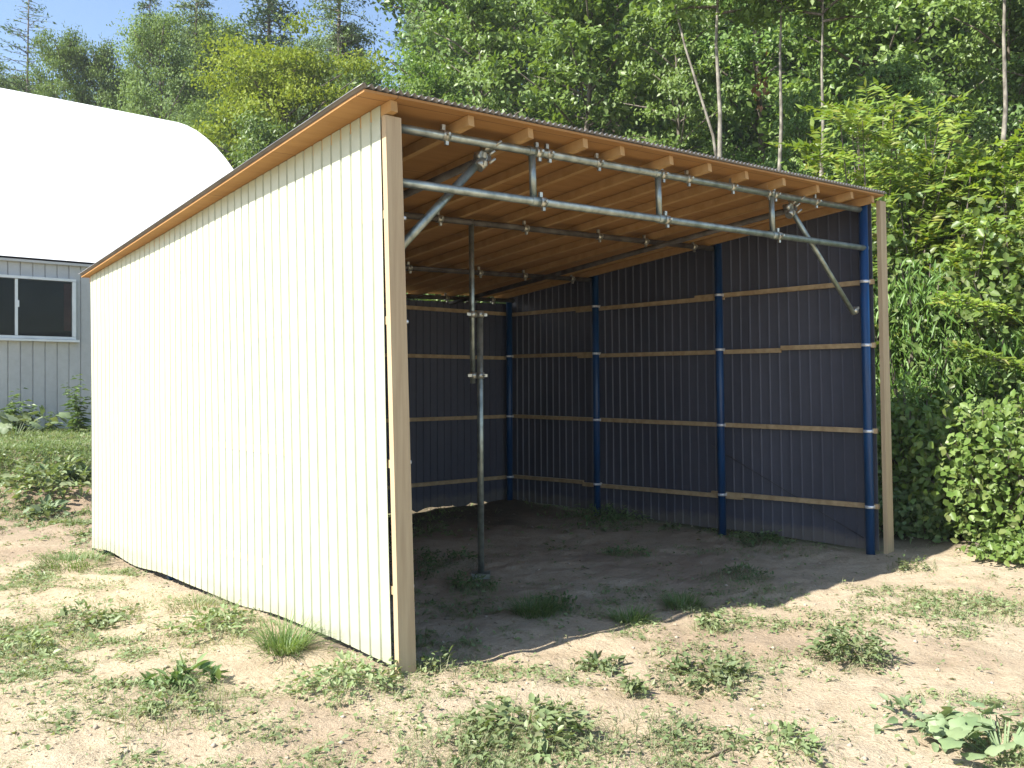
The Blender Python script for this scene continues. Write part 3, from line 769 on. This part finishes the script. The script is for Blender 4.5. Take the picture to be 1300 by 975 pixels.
# behind the shed
place('larch', 535, 33, -120, 'broad larch right behind the shed peak', wide=.6)
place('maple2', 600, 25, -30, 'fresh green tree behind the shed with layered branches', wide=.95)
place('oak2', 555, 27, 70, 'small dark tree tucked under the fresh green layers', wide=.9)
place('larch', 655, 27, -140, 'tall soft needled larch behind the middle of the roof', wide=1.1)
place('maple', 735, 22.5, -60, 'bright leafed tree above the centre of the roof edge', wide=1.05)
place('oak', 800, 26, -160, 'big dark green tree standing in the middle of the hillside', wide=1.0)
place('maple2', 850, 20.5, -20, 'light leafed tree left of the forked pale trunk', wide=.8)
place('fork', 905, 15.6, -170, 'pale forked trunk rising out of the frame, leftmost of the pale trunks', wide=1.25)
place('birch', 990, 15.2, -150, 'thin pale straight trunk, middle of the three pale trunks')
place('birch', 1042, 14.8, -130, 'pale leaning trunk nearest the yellow green shrubs')
place('birch', 1272, 14.9, -190, 'pale trunk showing only at the top right corner', wide=1.2)
place('oak2', 955, 23, -110, 'dark tree filling the gap behind the pale trunks', wide=1.0)
place('maple', 1105, 20, -120, 'tree with sunlit leaf layers above the yellow green shrubs', wide=1.1)
place('oak', 1195, 19.5, -140, 'dark green tree behind the tallest yellow shrub', wide=.95)
place('maple2', 1260, 17.5, -60, 'leafy tree reaching in from the right edge', wide=.9)
place('oak2', 1345, 16.5, -60, 'tree mostly beyond the right edge of the frame', wide=.9)
place('oak', 1150, 15.5, 60, 'short shaded tree under the sunlit leaf layers', wide=.9)
place('oak2', 1020, 17.5, 120, 'low dark tree just over the far end of the roof', wide=.9)
# deeper rows that close the wood
k = 0
for Yd, px0, px1, st in ((31, 620, 1480, 95), (39, 600, 1500, 100), (50, 580, 1480, 110)):
    for px in range(px0, px1, st):
        kind = ('oak', 'larch', 'oak2', 'maple', 'cedar')[k % 5]; k += 1
        place(kind, px + random.uniform(-30, 30), Yd + random.uniform(-2.5, 2.5), -170 - random.uniform(0, 60), 'one of the tall green trees deep in the hillside wood', group='trees deep in the wood', wide=1.1)
for px, Yd, t in ((-90, 58, 40), (60, 62, 95), (150, 60, 105), (250, 62, 85), (330, 60, 80), (400, 60, 85), (470, 60, 90)):
    place('oakfar', px, Yd, t, 'one of the leafy trees in the row behind the barn', group='trees behind the barn'); k += 1

# ------------------------------------------------------------------ shrubs at the right
def shrub_stems(g, mb, n, H, Rr, lean=.5):
    tips = []
    for i in range(n):
        az = g.uniform(0, 6.28); r = Rr * math.sqrt(g.uniform(0, 1)); hz = H * g.uniform(.22, 1.05) ** .8 * (1 - .25 * (r / Rr) ** 2)
        p = Vector((math.cos(az) * r, math.sin(az) * r, hz)); b = Vector((p.x * .15, p.y * .15, -.15))
        m_ = b.lerp(p, .55) + Vector((0, 0, .12 * H))
        mb.tube([b, m_, p], [.018, .012, .005], 5, cap=False); tips.append((b, m_, p))
    return tips
def frond_shrub(label, px, Yd, top, Rr, seed, n_st=70, per=7, cat='shrub', lm='leaf_frond'):
    g = rs(seed); x = gx(px, Yd); z0 = float(ground(x, Yd)); H = gz(top, Yd) - z0 - .2
    root = empty('feathery_shrub', (x, Yd, z0)); tag(root, label, cat)
    mb = MB(); mb2 = shrub_stems(g, mb, n_st, H, Rr); 
    P = []; D = []; Nn = []
    for (b, m_, p) in mb2:
        for j in range(per):
            t = 1 - .55 * g.uniform(0, 1) ** 1.5 if j else 1.0
            o_ = np.array(tuple(m_.lerp(p, (t - .45) / .55))) + g.normal(size=3) * .05
            outw = unit(np.array([o_[0], o_[1], .0]) + g.normal(size=3) * .5 * Rr)
            d = unit(outw + np.array([0, 0, g.uniform(.1, 1.7)])); ln = g.uniform(.30, .55)
            sd = unit(np.cross(d, np.array([0, 0, 1.0])))
            for q in range(9):
                u = (q + 1) / 9; c = o_ + d * ln * u - np.array([0, 0, .32]) * ln * u * u
                for s_ in (-1, 1):
                    P.append(c); D.append(sd * s_ + d * .55 - np.array([0, 0, .25]) + g.normal(size=3) * .15); Nn.append(np.array([0, 0, .6]) + SUNW * .7 + g.normal(size=3) * .3)
            P.append(c); D.append(d); Nn.append(np.array([0, 0, .6]) + SUNW * .7)
    mb.build('stems', M['bark'], root, ) if False else None
    for i in range(len(mb.v)): mb.v[i] = (mb.v[i][0] + x, mb.v[i][1] + Yd, mb.v[i][2] + z0)
    mb.build('stems', M['bark'], root)
    P = np.array(P); n = len(P)
    V, T = leaves(P, np.array(D), np.array(Nn), .125 * g.uniform(.7, 1.3, n), .052 * g.uniform(.8, 1.2, n), .12)
    np_mesh('foliage', V, T, M[lm], root); return root
def leafy_shrub(label, px, Yd, top, Rr, seed, leaf=.085, n_st=60, per=55, lm='leaf_bush', narrow=False, cat='bush', name='leafy_bush', crad=.22):
    g = rs(seed); x = gx(px, Yd); z0 = float(ground(x, Yd)); H = gz(top, Yd) - z0 - .1
    root = empty(name, (x, Yd, z0)); tag(root, label, cat)
    mb = MB(); st = shrub_stems(g, mb, n_st, H, Rr)
    for i in range(len(mb.v)): mb.v[i] = (mb.v[i][0] + x, mb.v[i][1] + Yd, mb.v[i][2] + z0)
    mb.build('stems', M['bark'], root)
    cs = []
    for (b, m_, p) in st:
        for t in (1.0, .72, .4): cs.append(tuple(m_.lerp(p, t) if t > .3 else b.lerp(m_, .6)))
        cs.append(tuple(b.lerp(m_, .55)))
    cs = np.array(cs); cs += g.normal(size=cs.shape) * .06; k = np.repeat(np.arange(len(cs)), int(per * .45))
    P = cs[k] + g.normal(size=(len(k), 3)) * crad * .72 * np.array([1, 1, .6]); P[:, 2] = np.maximum(P[:, 2], .02)
    n = len(P); D = rdir(g, n); D[:, 2] -= .35; N = rdir(g, n) * .8 + np.array([0, 0, .6]) + SUNW * .6 + .4 * unit(P - np.array([0, 0, H * .4]))
    s = g.uniform(.6, 1.3, n)
    if narrow: D[:, 2] -= .9; V, T = leaves(P, D, rdir(g, n) * .7 + SUNW, .14 * s, .024 * s, .1, .15)
    else: V, T = ovate(P, D, N, leaf * .86 * s, leaf * .60 * s, .14, .15)
    np_mesh('foliage', V, T, M[lm], root); return root

frond_shrub('yellow green feathery shrub just beyond the far roof corner', 1112, 10.6, 105, 1.25, 101, 100, 9)
frond_shrub('tallest yellow green feathery shrub with upright reddish tips, right of the roof corner', 1205, 10.9, 122, 1.2, 102, 100, 9)
frond_shrub('bright yellow green shrub cut by the right edge of the frame', 1300, 10.0, 160, 1.2, 103, 100, 9)
leafy_shrub('dense green bush filling the space below the feathery shrubs', 1195, 9.9, 225, 1.2, 104, .10, 80, 66)
leafy_shrub('dense green bush at the right edge with glossy round leaves', 1295, 9.4, 255, 1.0, 105, .10, 70, 60)
leafy_shrub('bush with hanging narrow leaves beside the right timber post', 1160, 9.3, 320, .5, 106, lm='leaf_narrow', narrow=True, n_st=44, per=66)
leafy_shrub('bush with hanging narrow leaves under the yellow sprays', 1250, 9.1, 350, .55, 107, lm='leaf_narrow', narrow=True, n_st=44, per=60)
leafy_shrub('low bush pressed against the outside of the right post', 1158, 8.75, 478, .42, 108, .075, 40, 48)
leafy_shrub('rounded low bush with pinkish shoots at the lower right', 1262, 7.75, 492, .62, 109, .085, 60, 60)
leafy_shrub('low bush at the right edge beside the bare sand', 1340, 7.9, 470, .7, 110, .085, 50, 54)
leafy_shrub('small straggly bush at the foot of the pinkish one', 1285, 7.15, 668, .3, 111, .06, 24, 36, crad=.1)
leafy_shrub('dark low bush in the shade behind the right post', 1175, 8.3, 610, .45, 112, .07, 36, 42, lm='weed_dark', crad=.15)
leafy_shrub('shaded bush behind the dark gap', 1215, 10.3, 420, .9, 113, .09, 50, 48, lm='leaf_oak')
leafy_shrub('light leafed sapling over the roof edge between the forked and middle trunks', 958, 13.6, 168, .75, 121, .11, 30, 40, 'leaf_maple', cat='sapling', name='sapling')
leafy_shrub('light leafed sapling over the roof edge between the middle and leaning trunks', 1018, 13.2, 182, .6, 122, .10, 26, 40, 'leaf_maple', cat='sapling', name='sapling')
# two long yellow sprays reaching out of the right-hand shrub
def spray(label, pts, seed):
    g = rs(seed); root = empty('leafy_spray', tuple(pts[0])); tag(root, label, 'branch', 'yellow sprays at the right edge')
    MB().tube(pts, [.012, .009, .004], 6).build('branch', M['bark'], root)
    P = []; D = []
    for i in range(46):
        t = i / 45 * 2; k_ = min(1, int(t)); p = pts[k_].lerp(pts[k_ + 1], t - k_); d = (pts[k_ + 1] - pts[k_]).normalized(); sdv = d.cross(Vector((0, 0, 1))).normalized()
        for s_ in (-1, 1):
            for r_ in range(3):
                P.append(np.array(tuple(p - pts[0])) + g.normal(size=3) * .03); D.append(np.array(tuple(sdv * s_ + d * .6)) + g.normal(size=3) * .4)
    P = np.array(P); n = len(P)
    V, T = leaves(P, np.array(D), np.array([0, 0, .8]) + SUNW * .6 + g.normal(size=(n, 3)) * .3, .10 * g.uniform(.7, 1.3, n), .038)
    np_mesh('foliage', V, T, M['leaf_frond'], root)
def W3(px, py, Yd): return Vector((gx(px, Yd), Yd, gz(py, Yd)))
spray('upper yellow spray of leaves hanging before the dark gap in the bushes', [W3(1310, 410, 8.9), W3(1250, 388, 8.5), W3(1192, 380, 8.1)], 1)
spray('lower yellow spray of leaves hanging before the dark gap in the bushes', [W3(1330, 470, 8.6), W3(1270, 458, 8.2), W3(1216, 442, 7.9)], 2)
# cluster of rust-brown dead leaves among the pale trunks
g = rs(77); n = 26; c_ = W3(968, 108, 17.4); P = g.normal(size=(n, 3)) * np.array([.10, .10, .20])
V, T = leaves(P, rdir(g, n) - np.array([0, 0, .8]), rdir(g, n), .15, .09); bo = empty('dead_branch', tuple(c_)); tag(bo, 'rust brown dead leaves hanging beside the thin pale trunk', 'branch')
MB().tube([c_ + Vector((.35, .25, .45)), c_ + Vector((.1, .05, .25)), c_ - Vector((0, 0, .35))], [.02, .014, .006], 6).build('twig', M['bark'], bo)
np_mesh('foliage', V, T, M['brown_leaf'], bo)

# ------------------------------------------------------------------ weeds
def on_ground(px, py):
    Yd = EYE * F / (py - HY)
    for _ in range(12):
        x = gx(px, Yd); Yd = .5 * Yd + .5 * (EYE - float(ground(x, Yd))) * F / (py - HY)
    return gx(px, Yd), Yd, float(ground(gx(px, Yd), Yd))
def clear_of_shed(x, y):
    return True
def grass_clump(label, px, py, rad, hgt, nb, seed, m='grass_green', name='grass_clump', group=None):
    g = rs(seed); x, y, z = on_ground(px, py); root_r = rad * np.sqrt(g.uniform(0, 1, nb)); az = g.uniform(0, 6.28, nb)
    P = np.stack([np.cos(az) * root_r * .6, np.sin(az) * root_r * .6, np.zeros(nb)], 1)
    P[:, 2] = ground(P[:, 0] + x, P[:, 1] + y) - z - .01
    D = np.stack([np.cos(az) * g.uniform(.1, .9, nb), np.sin(az) * g.uniform(.1, .9, nb), np.ones(nb)], 1) + g.normal(size=(nb, 3)) * .15
    V, T = blades(P, D, hgt * g.uniform(.5, 1.2, nb), g.uniform(.004, .008, nb), g.uniform(.2, .8, nb), 4)
    o = np_mesh(name, V, T, M[m], None, loc=(x, y, z)); return tag(o, label, 'grass clump', group)
def weed(label, px, py, rad, hgt, nl, leaf, seed, m='weed', ratio=.55, name='weed', grass=0, cat='weed', group=None):
    """spreading weed: creeping stems carrying leaves, with a few grass blades through it"""
    g = rs(seed); x, y, z = on_ground(px, py); parts = []; rad = rad * 1.2
    nl = int(nl * 1.35); grass = int(grass * 3 + 40); ns = max(6, nl // 18); az = g.uniform(0, 6.28, ns); rr = rad * g.uniform(.4, 1.0, ns)
    k = g.integers(0, ns, nl); t = np.sqrt(g.uniform(.02, 1, nl))
    P = np.stack([np.cos(az[k]) * rr[k] * t, np.sin(az[k]) * rr[k] * t, hgt * (.15 + .9 * np.sin(np.pi * np.clip(t * .8 + .12, 0, 1))) * g.uniform(.3, 1.1, nl)], 1) + g.normal(size=(nl, 3)) * np.array([1, 1, .3]) * rad * .09
    gzv = ground(P[:, 0] + x, P[:, 1] + y) - z; P[:, 2] = gzv + np.maximum(.008, P[:, 2])
    D = np.stack([np.cos(az[k]), np.sin(az[k]), np.full(nl, .25)], 1) + g.normal(size=(nl, 3)) * .6
    s = g.uniform(.55, 1.3, nl)
    V, T = ovate(P, D, np.array([0, 0, 1.0]) + g.normal(size=(nl, 3)) * .35, leaf * .72 * s, leaf * .72 * ratio * s, .12, .2); parts.append((V, T, 0))
    # stems
    Ps = np.zeros((ns, 3)); Ds = np.stack([np.cos(az), np.sin(az), np.full(ns, hgt / rad * 1.3)], 1)
    V, T = blades(Ps, Ds, rr, np.full(ns, .006), np.full(ns, .5), 4); parts.append((V, T, 0))
    if grass:
        a2 = g.uniform(0, 6.28, grass); r2 = rad * 1.0 * g.uniform(0, 1, grass) ** .6; Pg = np.stack([np.cos(a2) * r2, np.sin(a2) * r2, np.zeros(grass)], 1); Pg[:, 2] = ground(Pg[:, 0] + x, Pg[:, 1] + y) - z
        Dg = g.normal(size=(grass, 3)) * .5; Dg[:, 2] = 1
        V, T = blades(Pg, Dg, .085 * g.uniform(.5, 1.4, grass), np.full(grass, .004), g.uniform(.2, .8, grass), 3); parts.append((V, T, 1))
    V, T, mi = join_np(parts)
    o = np_mesh(name, V, T, [M[m], M['grass_dry']], None, mi, loc=(x, y, z)); return tag(o, label, cat, group)
def big_leaf_plant(label, px, py, rad, hgt, nl, leaf, seed, m='weed_pale'):
    """large rounded leaves with lobed edges on stalks (squash-like)"""
    g = rs(seed); x, y, z = on_ground(px, py); parts = []
    for i in range(nl):
        az = g.uniform(0, 6.28); r = rad * math.sqrt(g.uniform(.05, 1)); h = hgt * g.uniform(.45, 1.0)
        c = np.array([math.cos(az) * r, math.sin(az) * r, h]); c[2] += float(ground(x + c[0], y + c[1])) - z
        nrm = unit(np.array([math.cos(az) * .3, math.sin(az) * .3, 1.0]) + g.normal(size=3) * .42); t1 = unit(np.cross(nrm, np.array([math.sin(az), -math.cos(az), .1]))); t2 = np.cross(nrm, t1)
        L = leaf * g.uniform(.6, 1.2); K = 25; ring = []
        for q in range(K):
            th = 2 * math.pi * q / K; rr = L * .5 * (1 + .14 * math.cos(th * 5)) * (1 - .35 * math.exp(-((abs(math.pi - th)) / .35) ** 2))
            ring.append(c + (t1 * math.cos(th) + t2 * math.sin(th)) * rr - nrm * (.16 * L * (1 + .6 * math.cos(2 * th)) * .5) + nrm * g.normal() * .012 * L)
        V = np.array([c + nrm * .02 * L] + ring); T = np.array([[0, 1 + q, 1 + (q + 1) % K] for q in range(K)]); parts.append((V, T, 0))
        b = np.array([c[0] * .3, c[1] * .3, 0]); d = c - b
        V, T = blades(b[None], d[None], np.array([np.linalg.norm(d)]), np.array([.012]), np.array([0.02]), 3); parts.append((V, T, 0))
    V, T, mi = join_np(parts)
    o = np_mesh('broad_leaf_plant', V, T, M[m], None, None, True, loc=(x, y, z)); return tag(o, label, 'plant')
def tall_weed(label, px, Yd, base_py, top, rad, seed, leaf=.11, nl=150, m='weed_dark', ns=5):
    g = rs(seed); x = gx(px, Yd); z = float(ground(x, Yd)); H = gz(top, Yd) - z; parts = []
    az = g.uniform(0, 6.28, ns); tips = np.stack([np.cos(az) * rad * .6, np.sin(az) * rad * .6, H * g.uniform(.6, 1, ns)], 1); tips[0] = [0, 0, H]
    V, T = blades(np.zeros((ns, 3)), tips, np.linalg.norm(tips, axis=1), np.full(ns, .02), np.full(ns, .03), 4); parts.append((V, T, 0))
    k = g.integers(0, ns, nl); t = g.uniform(.08, 1, nl); P = tips[k] * t[:, None] + g.normal(size=(nl, 3)) * .04
    a2 = g.uniform(0, 6.28, nl); D = np.stack([np.cos(a2), np.sin(a2), np.full(nl, .15)], 1); s = g.uniform(.6, 1.2, nl) * (1.2 - .6 * t)
    V, T = leaves(P, D, np.array([0, 0, 1.0]) + g.normal(size=(nl, 3)) * .3, leaf * 1.4 * s, leaf * .45 * s, .1, .3); parts.append((V, T, 0))
    V, T, mi = join_np(parts); o = np_mesh('tall_weed', V, T, M[m], None, None, loc=(x, Yd, z)); return tag(o, label, 'weed')

grass_clump('arching blue green grass clump against the foot of the cream wall', 362, 826, .20, .25, 420, 1)
weed('dark green rosette weed on the sand left of the grass clump', 230, 868, .17, .07, 90, .10, 2, 'weed_dark', .35, grass=30)
weed('spreading weed patch at the front foot of the cream wall', 443, 872, .27, .09, 330, .05, 3, grass=90)
weed('large ragged weed patch in front of the shed opening', 668, 930, .25, .10, 260, .065, 4, grass=140)
weed('leafy weed lying on the sand near the shadow line, left of the pair', 762, 850, .14, .05, 90, .065, 5, grass=10)
weed('leafy weed lying on the sand near the shadow line, right of the pair', 893, 862, .24, .07, 240, .06, 6, grass=70)
weed('dense mounded green weed alone on the sand to the right', 1082, 838, .22, .15, 420, .06, 7, 'weed', .38, grass=60)
weed('thin sprig of weed straddling the shadow edge', 903, 800, .10, .10, 70, .05, 8, grass=30)
weed('small upright weed below the shadow line in the middle', 800, 880, .09, .09, 60, .055, 9, grass=10)
weed('low weed strip at the bottom edge right of centre', 990, 948, .20, .05, 150, .05, 10, grass=40)
weed('grassy patch at the bottom edge in the centre', 830, 948, .26, .04, 120, .04, 11, grass=130)
weed('grassy patch at the bottom edge left of centre', 590, 965, .22, .05, 130, .045, 12, grass=130)
big_leaf_plant('squash-like plant with large pale leaves in the lower right corner', 1275, 958, .34, .13, 54, .078, 13)
weed('sparse creeping weed left of the large pale leaves', 1185, 925, .24, .08, 110, .075, 14, 'weed_pale', .5)
weed('small weed sprouting by the foot of the left timber post', 548, 850, .10, .08, 60, .055, 15, grass=20)
grass_clump('bright grass tuft in the shade, centre of the shed floor', 678, 778, .22, .17, 520, 16)
weed('dark weed around the bright tuft on the shed floor', 712, 772, .20, .06, 130, .055, 17, 'weed_dark', .4)
grass_clump('bright grass tuft in the shade near the shadow edge, right of centre', 800, 788, .20, .14, 380, 18)
grass_clump('bright grass tuft in the shade under the right part of the roof edge', 868, 770, .20, .14, 380, 19)
weed('dark weed patch near the prop on the shed floor', 600, 748, .18, .08, 150, .055, 20, 'weed_dark', .4, grass=60)
weed('dark weed patch deep in the shed by the middle blue pole', 770, 660, .45, .12, 300, .07, 21, 'weed_dark', .4, grass=120)
weed('small green weed by the foot of the inner right wall', 965, 690, .24, .08, 170, .06, 22, 'weed_dark', .4, grass=80)
weed('dark weed strip along the left inner side of the shed', 560, 720, .35, .10, 220, .06, 23, 'weed_dark', .4, grass=80)
weed('small dark weed in the middle of the shed floor beside bare sand', 800, 705, .22, .06, 130, .05, 24, 'weed_dark', .4, grass=60)
weed('scrubby weed on the floor between the shadow edge and inner wall', 935, 735, .25, .06, 150, .05, 25, 'weed_dark', .4, grass=90)
weed('leafy weed mound on the earth bank left of the shed', 62, 622, .55, .26, 330, .13, 26, 'weed', .6, grass=120)
weed('small pale weed halfway down the earth bank', 58, 655, .3, .12, 90, .13, 27, 'weed_pale', .6)
grass_clump('grass tuft at the far foot of the cream wall', 92, 716, .42, .18, 380, 28, 'grass_green')
weed('round pale weed beside the far corner of the cream wall', 104, 612, .20, .16, 90, .13, 29, 'weed_pale', .7)
tall_weed('tall dark weed growing against the barn wall near the shed corner', 100, 15.0, 545, 474, .3, 30, .13, 240)
tall_weed('shorter dark weed growing against the barn wall below the window', 28, 15.2, 545, 500, .35, 31, .15, 220)
tall_weed('small thin weed between the two taller ones at the barn', 66, 15.2, 545, 522, .12, 32, .1, 60, ns=3)
big_leaf_plant('pale broad leaved plant at the foot of the barn wall', 18, 553, .8, .40, 34, .20, 33)
weed('weed patch by the left edge of the yard', 30, 820, .32, .07, 200, .06, 34, grass=150)
weed('weed patch in the left of the yard beside the bare track', 105, 790, .30, .07, 180, .06, 35, grass=160)
weed('low weed under the middle of the cream wall', 280, 800, .26, .10, 200, .055, 36, grass=170)
grass_clump('thin grass tuft under the cream wall left of the low weed', 250, 770, .3, .12, 260, 37, 'grass_dry')
weed('weed patch on the sand right of the mounded weed', 1235, 770, .35, .05, 160, .05, 38, grass=200)
weed('low weed at the sunny foot of the right timber post', 1160, 722, .16, .06, 80, .045, 39, grass=40)
weed('weed patch among thin grass at lower left', 215, 900, .25, .05, 140, .05, 40, grass=180)

# thin grass and creeping growth over the yard: uncountable
def scatter_grass():
    g = rs(500); n = 120000
    # denser sampling near the camera
    yy = 2.9 + 9.6 * g.uniform(0, 1, n) ** 1.5; xx = g.uniform(-1, 1, n) * (yy * .64 + .6)
    far_n = 16000; yf = g.uniform(9, 16.5, far_n); xf = -g.uniform(.18, .66, far_n) * yf; yy = np.concatenate([yy, yf]); xx = np.concatenate([xx, xf])
    f = fbm(xx * .85 + 3, yy * .85, 71, 4); f2 = fbm(xx * 4, yy * 4, 72, 3)
    dens = sstep(.43, .62, f) * sstep(.35, .65, f2)
    left = sstep(.2, -1.6, xx); dens = np.clip(dens * (.55 + .75 * left) + .02 + .10 * left * sstep(.4, .6, f2), 0, 1)
    # inside the shed: thin
    rel = np.stack([xx - A0.x, yy - A0.y], 1); det = UD.x * VD.y - UD.y * VD.x
    um = (rel[:, 0] * VD.y - rel[:, 1] * VD.x) / det; vm = (UD.x * rel[:, 1] - UD.y * rel[:, 0]) / det
    inside = (um > -.03) & (um < LU + .1) & (vm > -.1) & (vm < LV + .1)
    dens = np.where(inside, dens * .55, dens)
    bare = np.exp(-((xx - .1) ** 2 / 1.2 + (yy - 4.15) ** 2 / .12)); dens *= 1 - .8 * bare
    dens *= 1 - .65 * (1 - sstep(3.7, 4.3, yy)) * (xx < -.2)
    dens *= 1 - .75 * soil_and_shade_mask(xx, yy) * (yy > 8.5) * (yy < 10.8)
    dens = np.where((yy > 10.6) & (xx < -3), .9, dens)
    dens *= np.where(inside, 1, 1 - forest_and_shade_mask(xx, yy) * .7)
    wallband = (np.abs(um) < .03) & (vm > 0) & (vm < LV); keep = (g.uniform(0, 1, len(xx)) < dens) & ~wallband
    xx, yy, f, inside = xx[keep], yy[keep], f[keep], inside[keep]; n = len(xx)
    nb = 5; X_ = np.repeat(xx, nb) + g.normal(size=n * nb) * .018; Y_ = np.repeat(yy, nb) + g.normal(size=n * nb) * .018
    P = np.stack([X_, Y_, ground(X_, Y_) - .004], 1); D = g.normal(size=(n * nb, 3)) * .75; D[:, 2] = g.uniform(.35, 1.2, n * nb)
    L = .055 * g.uniform(.4, 1.5, n * nb) * (1 + .9 * (np.repeat(yy, nb) > 9)); Wd = .0036 + .0045 * (np.repeat(yy, nb) > 8)
    V, T = blades(P, D, L, Wd, g.uniform(.1, .8, n * nb), 2)
    mi = np.repeat((g.uniform(0, 1, n * nb) < np.where(np.repeat(yy, nb) > 9.6, .8, .32)).astype(int), 3)
    o = np_mesh('grass', V, T, [M['grass_dry'], M['grass_green']], None, mi); tag(o, 'thin dry grass growing in patches over the sand', None, None, 'stuff')
    print('grass tufts', n)
    # creeping small leaves
    sel = g.uniform(0, 1, n) < .5; xs_, ys_ = np.repeat(xx[sel], 3), np.repeat(yy[sel], 3); m_ = len(xs_)
    xs_ = xs_ + g.normal(size=m_) * .035; ys_ = ys_ + g.normal(size=m_) * .035
    P = np.stack([xs_, ys_, ground(xs_, ys_) + g.uniform(.002, .025, m_)], 1); D = rdir(g, m_); D[:, 2] *= .3
    s = g.uniform(.5, 1.4, m_) * (1 + .8 * (ys_ > 8)); V, T = leaves(P, D, np.array([0, 0, 1.0]) + g.normal(size=(m_, 3)) * .35, .030 * s, .017 * s, .1, .2)
    o = np_mesh('creeping_weeds', V, T, M['weed'], None); tag(o, 'small creeping leaves spread low over the sand', None, None, 'stuff')
    # dry bits and clods
    n = 2600; yy = 2.9 + 8 * g.uniform(0, 1, n) ** 1.5; xx = g.uniform(-1, 1, n) * (yy * .62 + .5)
    P = np.stack([xx, yy, ground(xx, yy) + .003], 1); D = rdir(g, n); D[:, 2] *= .15; s = g.uniform(.3, 1.5, n)
    V, T = leaves(P, D, np.array([0, 0, 1.0]) + g.normal(size=(n, 3)) * .4, .032 * s, .010 * s, .2, .1)
    o = np_mesh('litter', V, T, M['twig'], None); tag(o, 'dry bits of leaf and stem littering the sand', None, None, 'stuff')
    n = 1500; yy = 2.9 + 7 * g.uniform(0, 1, n) ** 1.6; xx = g.uniform(-1, 1, n) * (yy * .62 + .5); r = .004 + .014 * g.uniform(0, 1, n) ** 3
    oc = np.array([[1, 0, 0], [-1, 0, 0], [0, 1, 0], [0, -1, 0], [0, 0, 1], [0, 0, -1]], float); tf = np.array([[0, 2, 4], [2, 1, 4], [1, 3, 4], [3, 0, 4], [2, 0, 5], [1, 2, 5], [3, 1, 5], [0, 3, 5]])
    C = np.stack([xx, yy, ground(xx, yy) + r * .2], 1); V = C[:, None] + oc[None] * r[:, None, None] * g.uniform(.6, 1.3, (n, 6, 1)) * np.array([1, 1, .7])
    T = (np.arange(n)[:, None, None] * 6 + tf[None]).reshape(-1, 3)
    o = np_mesh('gravel', V.reshape(-1, 3), T, M['stone'], None); tag(o, 'small stones and clods lying loose on the sand', None, None, 'stuff')
scatter_grass()

# undergrowth on the wooded slope, uncountable
def undergrowth():
    g = rs(600); n = 42000; yy = g.uniform(10.5, 46, n); xx = g.uniform(-.35, .8, n) * yy
    keep = (forest_and_shade_mask(xx, yy) > .5) & ((yy > 12.6) | (xx > yy * .28 + .6)); xx, yy = xx[keep], yy[keep]; n = len(xx)
    P = np.stack([xx, yy, ground(xx, yy) + g.uniform(0, 1, n) ** 1.6 * (.4 + 1.1 * fbm(xx * .5, yy * .5, 81))], 1)
    D = rdir(g, n); V, T = leaves(P, D, rdir(g, n) + np.array([0, 0, 1.0]), .22 * g.uniform(.6, 1.3, n), .13, .15, .1)
    o = np_mesh('undergrowth', V, T, M['leaf_oak'], None); tag(o, 'dark leafy undergrowth covering the wooded slope', None, None, 'stuff')
undergrowth()

# fallen sticks
def stick(label, pts, r):
    P = [Vector((*on_ground(px, py)[:2], on_ground(px, py)[2] + r + dz)) for (px, py, dz) in pts]
    MBs = MB(); MBs.tube(P, [r] * (len(P) - 1) + [r * .5], 7); o = MBs.build('stick', M['twig'], None, loc=tuple(P[0])); tag(o, label, 'stick', 'sticks on the sand')
stick('short dark stick at the bottom edge right of centre', [(885, 969, 0), (905, 962, .004), (926, 954, .002)], .007)
stick('thin pale stick lying at the lower left', [(130, 915, 0), (150, 919, .003), (172, 924, .001)], .006)
stick('thin stick lying left of the creeping weed at right', [(1142, 902, 0), (1155, 893, .003), (1168, 884, .001)], .005)

# ------------------------------------------------------------------ the air
hm, hnt = mat('haze_air'); pv = nn(hnt, 'ShaderNodeVolumePrincipled'); pv.inputs['Color'].default_value = (.92, .96, 1, 1); pv.inputs['Density'].default_value = .0006
ho = nn(hnt, 'ShaderNodeOutputMaterial'); hnt.links.new(pv.outputs[0], ho.inputs['Volume'])
mb = MB(); mb.hexa([(x_, y_, z_) for z_ in (-3.5, 36) for (x_, y_) in ((-275, -75), (275, -75), (275, 435), (-275, 435))])
hz = mb.build('haze', hm); tag(hz, 'faint summer haze over the yard and the hillside', None, None, 'stuff')
